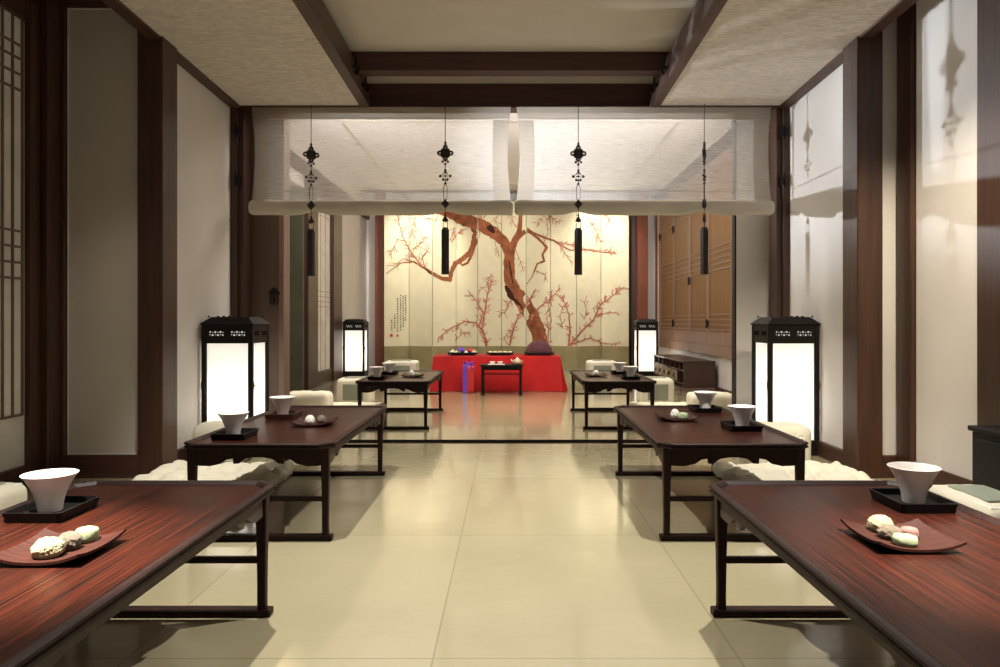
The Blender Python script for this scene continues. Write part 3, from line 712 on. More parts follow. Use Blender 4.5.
cake_list = [
 ('y', -.815, 1.270, .0245, .0195, 'yellow crumb-coated rice cake at the front of the nearest left plate'),
 ('g', -.803, 1.312, .0195, .0185, 'brown speckled rice cake in the middle of the nearest left plate'),
 ('m', -.797, 1.356, .0200, .0215, 'green rice cake with white top at the back of the nearest left plate'),
 ('y', .733, 1.424, .0225, .0180, 'yellow crumb-coated rice cake at the back of the nearest right plate'),
 ('g', .727, 1.378, .0210, .0145, 'brown speckled rice cake in the middle of the nearest right plate'),
 ('m', .732, 1.334, .0210, .0150, 'green rice cake at the front of the nearest right plate'),
 ('p', .764, 1.378, .016, .016, 'small pink rice cake half hidden on the nearest right plate'),
 ('w', -.806, 2.90, .019, .021, 'cream ball-shaped rice cake on the middle left plate'),
 ('g', -.772, 2.945, .017, .018, 'dark rice cake behind the cream one on the middle left plate'),
 ('w', .708, 3.09, .018, .022, 'white rice cake on the middle right plate'),
 ('m', .730, 3.045, .022, .022, 'green and white rice cake on the middle right plate'),
 ('w', -.740, 5.41, .024, .026, 'tiny cream rice cake on the farthest left plate'),
 ('m', -.705, 5.44, .018, .018, 'tiny green rice cake on the farthest left plate'),
 ('w', .655, 5.47, .024, .024, 'tiny white rice cake on the farthest right plate')]
for k, x, y, r, h, lb in cake_list:
    c = cakes[k] if k not in ucake else copy_tree(cakes[k]); ucake.add(k)
    c.location = (x, y, TT+.0072); c.scale = (r, r, h); tag(c, lb, 'rice cake', 'rice cakes on the curled plates')

# ------------------------------------------------------------------ floor cushions
def soft_box(w, d, h, r, seg=18, wr=0.0, seed=0, puff=.0, tuft=False):
    bm = nb(); bmesh.ops.create_cube(bm, size=2)
    bmesh.ops.subdivide_edges(bm, edges=list(bm.edges), cuts=seg, use_grid_fill=True)
    for v in bm.verts:
        p = v.co.copy()
        q = Vector((p.x*w/2, p.y*d/2, p.z*h/2))
        inner = Vector((max(-w/2+r, min(w/2-r, q.x)), max(-d/2+r, min(d/2-r, q.y)), max(-h/2+min(r, h/2), min(h/2-min(r, h/2), q.z))))
        dlt = q-inner
        if dlt.length > 1e-6: q = inner+dlt.normalized()*min(r, dlt.length)
        if q.z > -h*.3:
            q.z += puff*(1-(p.x**2))*(1-(p.y**2))
            if wr:
                nn = noise.noise(Vector((q.x*9+seed, q.y*7, seed)))+.6*noise.noise(Vector((q.x*22, q.y*16+seed, 2)))
                rid = 1-abs(noise.noise(Vector((q.x*8+q.y*5, q.y*6-seed, 5))))*2
                crs = min(1, abs(noise.noise(Vector((q.x*6+q.y*3+seed, q.y*5-q.x*2, seed*2)))*3.2)); crs2 = min(1, abs(noise.noise(Vector((q.x*13-q.y*6, q.y*11+seed, 9)))*3)); q.z += wr*(nn*.45+rid*.15+crs*.6+crs2*.45-.75); q.x += wr*.4*noise.noise(Vector((q.y*8, seed, q.z*4))); q.y += wr*.7*noise.noise(Vector((q.x*8, seed+4, 1)))
            if tuft:
                fx = abs(((q.x+w)/.14) % 1-.5)*2; fy = abs(((q.y+d)/.14) % 1-.5)*2
                dd = math.hypot(1-fx, 1-fy); q.z -= .024*math.exp(-dd*dd*7)+.009*math.exp(-min(1-fx, 1-fy)**2*30)
        v.co = q+Vector((0, 0, h/2))
    return bm
def make_mat(seed, w, d, h=.07, wr=.02, tuft=False, mat='cloth'):
    return obj('floor_cushion', soft_box(w, d, h, h*.48, 54, wr, seed, .012, tuft), mat, smooth=True)
mats_ = [
 (-1.34, 3.13, .60, .74, .072, .018, True, 'cloth', 'rumpled cream floor cushion between the nearest and middle left tables'),
 (1.29, 3.14, .62, .72, .070, .020, True, 'cloth', 'tufted cream floor cushion beside the right column behind the nearest right table'),
 (1.06, 3.0, .20, .60, .075, .014, False, 'cloth', 'folded cream quilt lying under the middle right table'),
 (-1.28, 5.62, .50, .95, .065, .010, False, 'cloth_w', 'ivory floor cushion left of the farthest left table'),
 (1.24, 5.60, .50, .95, .065, .010, False, 'cloth_w', 'ivory floor cushion right of the farthest right table')]
for i, (x, y, w, d, h, wr, tf, mt, lb) in enumerate(mats_):
    o = make_mat(i*3.7+1, w, d, h, wr, tf, mt); o.location = (x, y, .002); tag(o, lb, 'cushion', 'cream floor cushions beside the low tables')
def make_block(w, d, h, emblem=False, top_patch=True, mat='cloth'):
    t = empty('armrest_cushion')
    obj('cushion_body', soft_box(w, d, h, .035, 14, .004, 3, .004), mat, t, smooth=True)
    def patch(nm, a, b):
        bm = nb(); box(bm, *a, bev=.002); obj('patch', bm, 'patch', t)
    if top_patch:
        bm = nb(); box(bm, -w*.30, w*.30, -d*.30, d*.30, h-.004, h+.0085, bev=.003); obj('patch', bm, 'patch', t)
    bm = nb(); box(bm, -w*.30, w*.30, -d/2-.0035, -d/2+.006, h*.2, h*.8, bev=.002); obj('patch', bm, 'patch', t)
    if emblem:
        bm = nb(); pts = [(w*.25+.022*math.cos(a), -d/2-.005, h*.68+.022*math.sin(a)) for a in [2*PI*k/16 for k in range(17)]]
        tube(bm, pts, .003, 5); sphere(bm, (w*.25, -d/2-.003, h*.68), .008, 8, 6, (1, .4, 1)); obj('embroidered_ring', bm, 'piping', t)
    bm = nb(); a, b = w/2-.022, d/2-.022
    for z in (h-.006,):
        pts = [(-a, -b, z), (a, -b, z), (a, b, z), (-a, b, z), (-a, -b, z)]
        tube(bm, pts, .004, 6)
    obj('piping', bm, 'piping', t)
    return t
def plainblock(w, d, h, emblem=False, mat='cloth'):
    t = empty('armrest_cushion')
    obj('cushion_body', soft_box(w, d, h, .04, 14, .008, 7, .006), mat, t, smooth=True)
    if emblem:
        bm = nb(); pts = [(w*.28+.020*math.cos(a), -d/2-.003, h*.75+.020*math.sin(a)) for a in [2*PI*k/16 for k in range(17)]]
        tube(bm, pts, .003, 5)
        tube(bm, [(w*.28-.014, -d/2-.003, h*.75), (w*.28+.014, -d/2-.003, h*.75)], .003, 5); tube(bm, [(w*.28, -d/2-.003, h*.75-.014), (w*.28, -d/2-.003, h*.75+.014)], .003, 5)
        obj('embroidered_ring', bm, 'piping', t)
    bm = nb(); a, b = w/2-.01, d/2-.006
    tube(bm, [(-a, -b, h*.12), (a, -b, h*.12)], .004, 6); obj('piping', bm, 'piping', t)
    return t
blocks = [
 ('p', .26, .26, .20, (-1.77, 2.34), dict(), 'square armrest cushion with green top at the left edge behind the nearest table'),
 ('p', .20, .34, .20, (1.50, 2.27), dict(), 'cream armrest cushion with grey-green patch at the right edge beside the black chest'),
 ('b', .27, .20, .205, (-1.525, 3.83), dict(), 'beige armrest cushion in front of the big left lantern'),
 ('b', .31, .24, .215, (1.365, 3.72), dict(emblem=True), 'beige armrest cushion with embroidered ring before the big right lantern'),
 ('b', .34, .26, .21, (-1.53, 5.45), dict(), 'plain ivory armrest cushion standing left behind the middle left table'),
 ('b', .32, .26, .21, (1.50, 5.38), dict(), 'plain beige armrest cushion standing right behind the middle right table'),
 ('p', .30, .26, .235, (-1.39, 6.50), dict(), 'ivory armrest cushion with green patch in front of the far left lantern'),
 ('p', .30, .26, .235, (1.31, 6.50), dict(), 'ivory armrest cushion with green patch in front of the low drawer cabinet'),
 ('p', .40, .30, .26, (-1.33, 8.85), dict(), 'ivory armrest cushion by the screen left of the red table'),
 ('p', .36, .30, .26, (1.12, 8.85), dict(), 'ivory armrest cushion by the screen right of the red table')]
for k, w, d, h, (x, y), kw, lb in blocks:
    mt = 'cloth' if y < 5 else 'cloth_w'
    o = make_block(w, d, h, mat=mt, **kw) if k == 'p' else plainblock(w, d, h, mat=mt, **kw)
    o.location = (x, y, .002); tag(o, lb, 'cushion', 'block armrest cushions')

# ------------------------------------------------------------------ paper lanterns
def make_lantern():
    t = empty('paper_lantern'); h = .1425
    bm = nb(); box(bm, -h, h, -h, h, 0, .022, bev=.003); box(bm, -h+.008, h-.008, -h+.008, h-.008, .022, .030)
    for s in (-1, 1):
        box(bm, -h+.026, h-.026, s*(h-.006), s*(h-.018), .030, .084); box(bm, s*(h-.006), s*(h-.018), -h+.026, h-.026, .030, .084)
    obj('base', bm, 'lantern_wood', t)
    for sx in (-1, 1):
        for sy in (-1, 1):
            bm = nb(); box(bm, sx*(h-.026), sx*h, sy*(h-.026), sy*h, .0301, .728, bev=.004); obj('post', bm, 'lantern_wood', t)
    # carved header: frame around two openings per side
    bm = nb()
    for s in (-1, 1):
        for ax in (0, 1):
            def hb(u0, u1, z0, z1, d0=.004, d1=.014):
                if ax == 0: box(bm, u0, u1, s*(h-d0), s*(h-d1), z0, z1)
                else: box(bm, s*(h-d0), s*(h-d1), u0, u1, z0, z1)
            a = h-.0262
            hb(-a, a, .640, .667); hb(-a, a, .692, .7279); hb(-a, -a+.016, .667, .692); hb(a-.016, a, .667, .692); hb(-.020, .020, .667, .692)
            for c in (-1, 1):   # scroll pattern filling each opening
                m_ = c*(a/2+.002)
                for k in range(6):
                    uu = m_-.036+.0145*k; zz = .6795+(.006 if k % 2 else -.006)
                    pts = [(uu+.0065*math.cos(q), zz+.0075*math.sin(q)) for q in [2*PI*j/8 for j in range(9)]]
                    P3 = [((u, s*(h-.009), z) if ax == 0 else (s*(h-.009), u, z)) for u, z in pts]
                    tube(bm, P3, .0042, 4)
            hb(-a, a, .6245, .640, .004, .016)
    obj('carved_header', bm, 'lantern_wood', t)
    # roof
    bm = nb(); R = []
    for (k, z) in ((h+.004, .7281), (h+.006, .7330), (h-.034, .768), (h-.040, .772), (.02, .774)):
        R.append([bm.verts.new((x*k, y*k, z)) for x, y in ((-1, -1), (1, -1), (1, 1), (-1, 1))])
    bm.faces.new(R[0][::-1]); bm.faces.new(R[-1])
    for i in range(4):
        for k in range(4): bm.faces.new((R[i][k], R[i][(k+1) % 4], R[i+1][(k+1) % 4], R[i+1][k]))
    for x, y in ((-1, -1), (1, -1), (1, 1), (-1, 1)): sphere(bm, (x*(h-.03), y*(h-.03), .774), .006, 8, 6)
    for k in range(-2, 3): sphere(bm, (k*.03, -(h-.034), .775), .005, 8, 6, (1.6, 1, .8))
    obj('roof', bm, 'lantern_wood', t)
    # paper
    bm = nb(); q = h-.0175
    for s in (-1, 1):
        box(bm, -q+.0012, q-.0012, s*q, s*(q-.001), .084, .715); box(bm, s*q, s*(q-.001), -q+.0012, q-.0012, .084, .715)
    obj('paper_shade', bm, 'lamp_paper', t)
    bm = nb(); box(bm, h+.0005, h+.006, -h+.006, -h+.018, .37, .41, bev=.002); sphere(bm, (h+.008, -h+.012, .39), .005, 8, 6); obj('latch', bm, 'brass', t)
    bm = nb(); box(bm, -h-.006, -h-.0005, -h+.006, -h+.018, .37, .41, bev=.002); obj('latch', bm, 'brass', t)
    bm = nb(); sphere(bm, (0, 0, .26), .022, 14, 10); sphere(bm, (0, 0, .225), .014, 10, 8, (1, 1, 1.5))
    lathe(bm, [(.02, .0305), (.02, .20), (.012, .21)], n=12)
    obj('bulb', bm, 'porcelain', t)
    return t
lt = make_lantern()
lan = [(-1.575, 4.145, 'large black-framed paper lantern glowing at the left wall near the middle table'),
       (1.580, 4.145, 'large black-framed paper lantern glowing at the right wall near the middle table'),
       (-2.065, 9.65, 'small-looking paper lantern far back at the left beside the red-brown column'),
       (1.815, 9.65, 'small-looking paper lantern far back at the right beyond the drawer cabinet')]
LAMP = []
for i, (x, y, lb) in enumerate(lan):
    o = lt if i == 0 else copy_tree(lt); o.location = (x, y, .0005); tag(o, lb, 'lantern', 'square floor lanterns with black frames')

# ------------------------------------------------------------------ furniture at the right
cb = empty('drawer_cabinet', (2.02, 8.35, 0)); tag(cb, 'long low dark cabinet with small inlaid drawers under the far right shutters', 'cabinet')
x0, x1, yl, yh, zt = -.155, .185, -.62, .98, .318
bm = nb(); box(bm, x0-.005, x1, yl-.01, yh+.01, zt-.018, zt, bev=.003); obj('cabinet_top', bm, 'cab_wood', cb)
bm = nb(); box(bm, x0, x1, yl, yl+.02, 0, zt-.0182); obj('side_panel', bm, 'cab_wood', cb)
bm = nb(); box(bm, x0, x1, yh-.02, yh, 0, zt-.0182); obj('side_panel', bm, 'cab_wood', cb)
bm = nb(); box(bm, x1-.015, x1, yl+.0201, yh-.0201, 0, zt-.0182); box(bm, x0+.004, x1-.0151, yl+.0201, yh-.0201, .06, .075); box(bm, x0+.004, x1-.0151, yl+.0201, yh-.0201, .205, .217)
for k in range(1, 7): box(bm, x0+.004, x1-.0151, yl+.22*k, yl+.22*k+.012, .0751, zt-.0183)
obj('carcass', bm, 'cab_wood', cb)
bm = nb(); box(bm, x0-.05, x1, yl-.04, yh+.04, 0, .028, bev=.003); obj('plinth', bm, 'leaf_wood', cb)
for k in range(5):
    y = yl+.33+.25*k
    if y+.2 > yh-.02: break
    bm = nb(); box(bm, x0-.006, x0+.010, y, y+.205, .082, .198, bev=.003); dr = obj('drawer', bm, 'drawer_front', cb)
    bm = nb(); tube(bm, [(x0-.014, y+.07+.01, .15), (x0-.02, y+.1, .135), (x0-.014, y+.125, .15)], .005, 6); box(bm, x0-.0075, x0-.0061, y+.07, y+.135, .115, .17); obj('drawer_pull', bm, 'iron', dr)
ck = empty('black_chest', (1.74, 1.95, 0)); tag(ck, 'low black lacquered chest at the right edge of the picture', 'chest')
bm = nb(); box(bm, -.105, .098, -.58, .60, .025, .362, bev=.004); obj('chest_body', bm, 'black', ck)
bm = nb(); box(bm, -.115, .098, -.60, .61, .3622, .38, bev=.003); obj('chest_top', bm, 'black', ck)
bm = nb(); box(bm, -.095, .09, -.57, .58, 0, .0249); obj('plinth', bm, 'black', ck)
for k in range(2):
    bm = nb(); box(bm, -.112, -.1052, -.56+.58*k, -.02+.58*k, .05, .34, bev=.002); dd = obj('door_panel', bm, 'black', ck)
    bm = nb(); sphere(bm, (-.117, -.06+.16*k, .2), .008, 8, 6); obj('knob', bm, 'iron', dd)

# ------------------------------------------------------------------ red table and its offerings
rt = empty('cloth_covered_table', (-.14, 8.01, 0)); tag(rt, 'long low table under a bright red floor-length cloth before the screen', 'table')
hw, hd, zt = .68, .35, .367
bm = nb(); box(bm, -hw+.01, hw-.01, -hd+.01, hd-.01, zt-.03, zt-.006); obj('table_board', bm, 'table_frame', rt)
for sx in (-1, 1):
    for sy in (-1, 1):
        bm = nb(); box(bm, sx*(hw-.07), sx*(hw-.03), sy*(hd-.07), sy*(hd-.03), 0, zt-.0301); obj('leg', bm, 'table_frame', rt)
bm = nb(); rings = []; NP = 240
def rect_pt(t, a, b, r=.02):
    P = 4*(a+b); s = t*P
    if s < 2*a: p = (-a+s, -b)
    elif s < 2*a+2*b: p = (a, -b+(s-2*a))
    elif s < 4*a+2*b: p = (a-(s-2*a-2*b), b)
    else: p = (-a, b-(s-4*a-2*b))
    return p
for j in range(15):
    k = j/14; z = zt-(zt-.004)*k; row = []
    for i in range(NP):
        t = i/NP; x, y = rect_pt(t, hw, hd); 
        fl = k**1.2
        corner = math.exp(-((abs(x)-hw)**2+(abs(y)-hd)**2)/.006)
        rip = .006*math.sin(t*46+1.3)*fl + .004*math.sin(t*103)*fl
        nx, ny = (x/hw, y/hd); 
        ox = (1 if abs(abs(x)-hw) < 1e-3 else 0)*math.copysign(1, x); oy = (1 if abs(abs(y)-hd) < 1e-3 else 0)*math.copysign(1, y)
        d = .02*fl+rip+corner*.045*fl*(1 if x > 0 else .2)
        row.append(bm.verts.new((x+(ox if ox else .0)*d+corner*math.copysign(1, x)*.02*fl*(1 if x > 0 else 0), y+(oy if oy else 0)*d, z+ (.004 if j == 0 else 0))))
    rings.append(row)
for j in range(14):
    for i in range(NP): bm.faces.new((rings[j][i], rings[j][(i+1) % NP], rings[j+1][(i+1) % NP], rings[j+1][i]))
bm.faces.new(rings[0])
smooth_angle(obj('red_cloth', bm, 'red_cloth', rt), 45)
ZR = .3715
def offering_tray(name, x, w, d, lb, cat='tray'):
    bm = nb(); y = 7.98
    prism(bm, [(-w, 0.012), (w, 0.012), (w+.012, .034), (w+.006, .034), (w-.004, .018), (-w+.004, .018), (-w-.006, .034), (-w-.012, .034)], 'y', -d, d)
    box(bm, -w*.8, w*.8, -d*.8, d*.8, 0, .012)
    box(bm, -w, w, -d-.004, -d, .012, .034); box(bm, -w, w, d, d+.004, .012, .034)
    o = obj(name, bm, 'black'); o.location = (x, y, ZR); tag(o, lb, cat, 'black trays on the red table'); return o
offering_tray('offering_tray', -.52, .155, .10, 'black tray heaped with wrapped silk bundles at the left of the red table')
offering_tray('offering_tray', -.11, .14, .08, 'black tray with pale cookies at the middle of the red table')
offering_tray('offering_tray', .32, .155, .11, 'black tray under the dome of dark fruit at the right of the red table')
cols = [('purple', -.02, 0, .055, .04, 'violet'), ('crimson', .075, .01, .05, .035, 'crimson'), ('rice_w', -.10, 0, .045, .02, 'ivory'), ('rice_y', -.065, -.03, .04, .018, 'straw-coloured'), ('porcelain', .03, -.04, .035, .018, 'white'),
        ('gold', .105, -.02, .04, .02, 'golden'), ('rice_g', -.035, -.05, .034, .018, 'brown'), ('purple', .085, -.06, .025, .018, 'violet'), ('rice_m', .12, .03, .034, .018, 'green')]
where = ['at the top of', 'right of the top of', 'at the left end of', 'at the front left of', 'at the front middle of', 'at the right of', 'at the front centre of', 'at the front right of', 'at the back right of']
for (mt, dx, dy, r, z, cn), wh in zip(cols, where):
    bm = nb()
    prof = [(.02, 0), (.8, .05), (1, .4), (.85, .85), (.35, 1.15), (.18, 1.3), (.4, 1.55), (.25, 1.6), (.01, 1.45)]
    lathe(bm, prof, n=14)
    for v in bm.verts:
        a = math.atan2(v.co.y, v.co.x); k = 1+.12*math.sin(a*5); v.co.x *= k; v.co.y *= k
    o = obj('silk_bundle', bm, mt, smooth=True); o.location = (-.52+dx*1.15, 7.98+dy*1.1, ZR+.0185+(z-.018)*.9); o.scale = (r*.75, r*.75, r*.66)
    tag(o, 'tiny %s wrapped bundle %s the left tray on red cloth' % (cn, wh), 'bundle', 'wrapped bundles on the left tray')
ck_ = None
for i in range(5):
    for j in range(2):
        bm = None
        if ck_ is None:
            bm = nb(); lathe(bm, [(.004, 0), (.024, .002), (.027, .010), (.024, .020), (.012, .025), (.001, .026)], n=16); ck_ = obj('cookie', bm, 'rice_y', smooth=True); o = ck_
        else: o = copy_tree(ck_)
        o.location = (-.11-.108+.054*i, 7.95+.058*j, ZR+.0183)
        tag(o, 'pale round cookie in the middle tray on the red table', 'cookie', 'pale cookies in two rows on the middle tray')
bm = nb(); r3 = random.Random(5)
for k in range(9):
    el = k/9*PI/2; n = max(1, int(30*math.cos(el)))
    for j in range(n):
        a = 2*PI*j/n+k*.3; R = .137
        sphere(bm, (R*math.cos(el)*math.cos(a)*1.0, .68*R*math.cos(el)*math.sin(a), .012+.125*math.sin(el)), .0135*r3.uniform(.9, 1.1), 8, 6)
sphere(bm, (0, 0, 0.015), 1, 20, 12, (.130, .088, .118))
for v in bm.verts: v.co.z = max(v.co.z, 0)
o = obj('date_mound', bm, 'berry', smooth=True); o.location = (.32, 7.98, ZR+.0185); tag(o, 'dome of countless small dark purple dates on the right tray of the red table', 'fruit', kind='stuff')

# small tea table in front
tt = empty('tea_table', (-.085, 7.36, 0)); tag(tt, 'small black tea table standing in front of the red cloth', 'table')
bm = nb(); prism(bm, octo(.44, .26, .02), 'z', .292, .307); obj('tabletop', bm, 'black', tt)
for sx in (-1, 1):
    for sy in (-1, 1):
        bm = nb(); box(bm, sx*.180, sx*.206, sy*.094, sy*.118, .016, .2919, bev=.002); box(bm, sx*.174, sx*.212, sy*.088, sy*.122, 0, .0159, bev=.002); obj('leg', bm, 'black', tt)
for sy in (-1, 1):
    bm = nb(); box(bm, -.18, .18, sy*.103, sy*.109, .255, .2919); box(bm, -.18, .18, sy*.103, sy*.109, .205, .213); obj('apron', bm, 'black', tt)
bm = nb(); box(bm, -.10, .07, -.09, .05, 0, .003, bev=.001); o = obj('white_napkin', bm, 'porcelain'); o.location = (-.125, 7.35, .3073); tag(o, 'white cloth under two cups on the small black tea table', 'cloth')
bm = nb(); lathe(bm, [(.014, 0), (.018, .004), (.026, .020), (.028, .026), (.025, .026), (.016, .008), (.001, .006)], n=20); c1 = obj('tea_cup', bm, 'porcelain', smooth=True); c1.location = (-.18, 7.34, .3106); tag(c1, 'left of the two tiny white cups on the small black tea table', 'cup', 'tiny cups on the tea table')
c2 = copy_tree(c1); c2.location = (-.10, 7.34, .3106); tag(c2, 'right of the two tiny white cups on the small black tea table', 'cup', 'tiny cups on the tea table')
tpot = empty('teapot', (.075, 7.34, .3073)); tag(tpot, 'cream and gold teapot at the right end of the small black tea table', 'teapot')
bm = nb(); lathe(bm, [(.02, 0), (.034, .006), (.043, .026), (.038, .044), (.022, .054), (.001, .056)], n=24); obj('pot_body', bm, 'gold', tpot, smooth=True)
bm = nb(); lathe(bm, [(.020, .0545), (.018, .060), (.006, .066), (.008, .072), (.001, .076)], n=16); obj('lid', bm, 'porcelain', tpot, smooth=True)
bm = nb(); tube(bm, [(-.036, 0, .022), (-.054, 0, .034), (-.064, 0, .052)], [.010, .007, .005], 8); obj('spout', bm, 'porcelain', tpot, smooth=True)
bm = nb(); tube(bm, [(.036, 0, .04), (.054, 0, .042), (.056, 0, .024), (.042, 0, .014)], .004, 6); obj('handle', bm, 'gold', tpot, smooth=True)
# wrapped box
wb = empty('wrapped_box', (-.425, 7.52, 0)); tag(wb, 'tall box wrapped in violet and red cloth standing at the red table', 'wrapped gift')
bm = soft_box(.115, .10, .285, .015, 8, .002, 2); obj('red_wrap', bm, 'crimson', wb, smooth=True)
bm = nb(); box(bm, -.066, -.020, -.058, .056, .001, .293, bev=.008, seg=2)
obj('violet_wrap', bm, 'purple', wb, smooth=False)
bm = nb()
for s in (-1, 1):
    tube(bm, [(0, -.02, .29), (s*.03, -.025, .325), (s*.055, -.02, .318), (s*.04, -.02, .295), (0, -.02, .29)], .009, 6)
    tube(bm, [(0, -.03, .29), (s*.03, -.05, .27), (s*.045, -.055, .24)], [.010, .008, .003], 6)
sphere(bm, (0, -.02, .30), .017, 10, 8); obj('bow', bm, 'purple', wb, smooth=True)

# ------------------------------------------------------------------ sheer roman blinds
BY = 4.462
def make_blind(xa, xb, ties, lb):
    t = empty('sheer_blind', ((xa+xb)/2, BY, 0)); tag(t, lb, 'blind', 'pair of rolled-up sheer blinds')
    w = (xb-xa)/2; zt, zb = 2.076, 1.49
    def sheet(x0, x1, z0, z1, off, nx=24, nz=8):
        bm = nb(); V = []
        for j in range(nz+1):
            row = []
            for i in range(nx+1):
                x = lerp(x0, x1, i/nx); z = lerp(z0, z1, j/nz); k = (zt-z)/(zt-zb)
                # sides pull inwards slightly towards the top rail
                xx = x + (abs(x)/w)**6*math.copysign(1, x)*.02*math.sin(k*PI)*-1
                yy = off+.004*math.sin(x*7)*k
                row.append(bm.verts.new((xx, yy, z)))
            V.append(row)
        for j in range(nz):
            for i in range(nx): bm.faces.new((V[j][i], V[j][i+1], V[j+1][i+1], V[j+1][i]))
        return bm
    obj('sheer_cloth', sheet(-w+.0, w-.0, zb, zt, 0), 'sheer', t, smooth=True)
    hm = .105
    for x0, x1 in ((-w, -w+hm), (w-hm, w)):
        obj('side_hem', sheet(x0, x1, zb, zt-.08, -.003, 4), 'sheer_hem', t, smooth=True)
    obj('top_hem', sheet(-w, w, zt-.075, zt, -.004, 24, 2), 'sheer_hem', t, smooth=True)
    # roll
    bm = nb(); n = 18; rings = []; K = 90
    tl = [tx-(xa+xb)/2 for tx in ties]
    for i in range(K+1):
        x = lerp(-w-.012, w+.012, i/K)
        pin = sum(math.exp(-((x-q)/.07)**2) for q in tl)
        sag = -.010*(1-min(1, pin))*1.0
        rz = .047-.012*pin; ry = .036-.008*pin; cz = 1.462+sag+.004*noise.noise(Vector((x*3, 1, 1)))
        if i in (0, K): rz *= .8; ry *= .8
        rings.append([bm.verts.new((x, ry*math.cos(a)*(1+.05*noise.noise(Vector((x*6, a, 0)))), cz+rz*math.sin(a)*(1+.05*noise.noise(Vector((x*5, a+3, 0)))))) for a in [2*PI*k/n for k in range(n)]])
    for i in range(K):
        for k in range(n): bm.faces.new((rings[i][k], rings[i][(k+1) % n], rings[i+1][(k+1) % n], rings[i+1][k]))
    bm.faces.new(rings[0][::-1]); bm.faces.new(rings[-1])
    obj('rolled_cloth', bm, 'roll', t, smooth=True)
    # thin cross seams in the cloth
    bm = nb()
    for z in (2.0, 1.555): tube(bm, [(-w+hm, -.004, z), (w-hm, -.004, z)], .0016, 4)
    obj('seam', bm, 'hem', t)
    return t
def hem_mat():
    m = M['sheer'].copy(); m.name = 'sheer_hem_cloth'; nt = m.node_tree
    for n in nt.nodes:
        if n.type == 'MAP_RANGE': n.inputs[3].default_value = .72; n.inputs[4].default_value = .90
        if n.type in ('BSDF_DIFFUSE', 'BSDF_TRANSLUCENT'): n.inputs[0].default_value = (.37, .32, .27, 1)
    return m
M['sheer_hem'] = hem_mat()
NX = [-1.214, -.395, .417, 1.186]
make_blind(-1.600, .005, NX[:2], 'left sheer blind rolled up under the lintel')
make_blind(.040, 1.618, NX[2:], 'right sheer blind rolled up under the lintel')
# knotted tassel ornaments
def make_norigae(rz):
    t = empty('tassel_ornament'); 
    bm = nb(); tube(bm, [(0, 0, 1.35), (0, 0, 1.48), (-.010, 0, 1.50), (-.012, 0, 1.56), (0, 0, 1.60), (0, 0, 1.80), (0, 0, 2.077)], .0024, 5)
    tube(bm, [(0, 0, 1.60), (.012, 0, 1.56), (.010, 0, 1.50), (0, 0, 1.48)], .0018, 5)
    obj('cord', bm, 'tassel', t)
    bm = nb()   # upper knot: four-lobed flower
    box(bm, -.020, .020, -.006, .006, 1.755, 1.795, bev=.004)
    for a in range(4):
        c = Vector((.034*math.cos(a*PI/2), 0, 1.775+.034*math.sin(a*PI/2)))
        pts = [c+Vector((.011*math.cos(q), 0, .011*math.sin(q))) for q in [2*PI*j/10 for j in range(11)]]; tube(bm, pts, .0065, 5)
        c = Vector((.026*math.cos(a*PI/2+PI/4), 0, 1.775+.026*math.sin(a*PI/2+PI/4))); sphere(bm, c, .010, 8, 6)
    for s in (-1, 1): sphere(bm, (s*.016, 0, 1.722), .008, 8, 6); 
    for z in (1.826, 1.838, 1.708, 1.733): sphere(bm, (0, 0, z), .008, 8, 6)
    obj('flower_knot', bm, 'tassel', t)
    bm = nb()   # open diamond knot
    zc_ = 1.635; pts = [(0, 0, zc_+.028), (.026, 0, zc_), (0, 0, zc_-.028), (-.026, 0, zc_), (0, 0, zc_+.028)]
    tube(bm, pts, .0055, 5)
    for x in (-.03, .03): sphere(bm, (x, 0, zc_), .009, 8, 6)
    for x in (-.013, .013): sphere(bm, (x, 0, zc_-.022), .008, 8, 6)
    sphere(bm, (0, 0, zc_-.045), .008, 8, 6); sphere(bm, (0, 0, zc_+.036), .008, 8, 6)
    tube(bm, [(-.013, 0, zc_), (.013, 0, zc_)], .004, 5)
    obj('diamond_knot', bm, 'tassel', t)
    bm = nb(); prism(bm, [(0, 1.438), (.024, 1.466), (0, 1.494), (-.024, 1.466)], 'y', -.010, .010); obj('square_bead', bm, 'tassel', t)
    bm = nb(); prism(bm, [(0, 1.395), (.010, 1.380), (.020, 1.362), (0, 1.355), (-.020, 1.362), (-.010, 1.380)], 'y', -.008, .008); sphere(bm, (0, 0, 1.398), .007, 8, 6)
    for s in (-1, 1): tube(bm, [(s*.012, 0, 1.362), (s*.014, 0, 1.318)], .002, 4)
    obj('lower_knot', bm, 'tassel', t)
    bm = nb()
    for sx, sy in ((-1, 0), (1, 0), (0, -1), (0, 1)):
        c = (sx*.011, sy*.011)
        lathe(bm, [(.004, 1.322), (.008, 1.312), (.0125, 1.305), (.0128, 1.29), (.012, 1.15), (.013, 1.035)], c[0], c[1], n=12)
    obj('silk_tassel', bm, 'tassel', t)
    return t
no = make_norigae(0)
nl = ['far-left knotted cord ornament with dark tassel hanging before the left blind', 'knotted cord ornament with tassel hanging before the bent painted branch, left of centre',
      'knotted cord ornament with tassel hanging right of centre before the painted screen', 'far-right knotted cord ornament with tassel hanging before the wooden shutters']
for i in range(4):
    o = no if i == 0 else copy_tree(no); o.location = (NX[i], 4.395, 0); tag(o, nl[i], 'ornament', 'knotted tassel ornaments hanging from the lintel')
    o.rotation_euler = (0, 0, [0.1, 0, 0, 1.15][i])
    o.location.z = [-.01, 0, -.003, 0][i]
    if i in (0,): o.rotation_euler = (0, 0, .5)

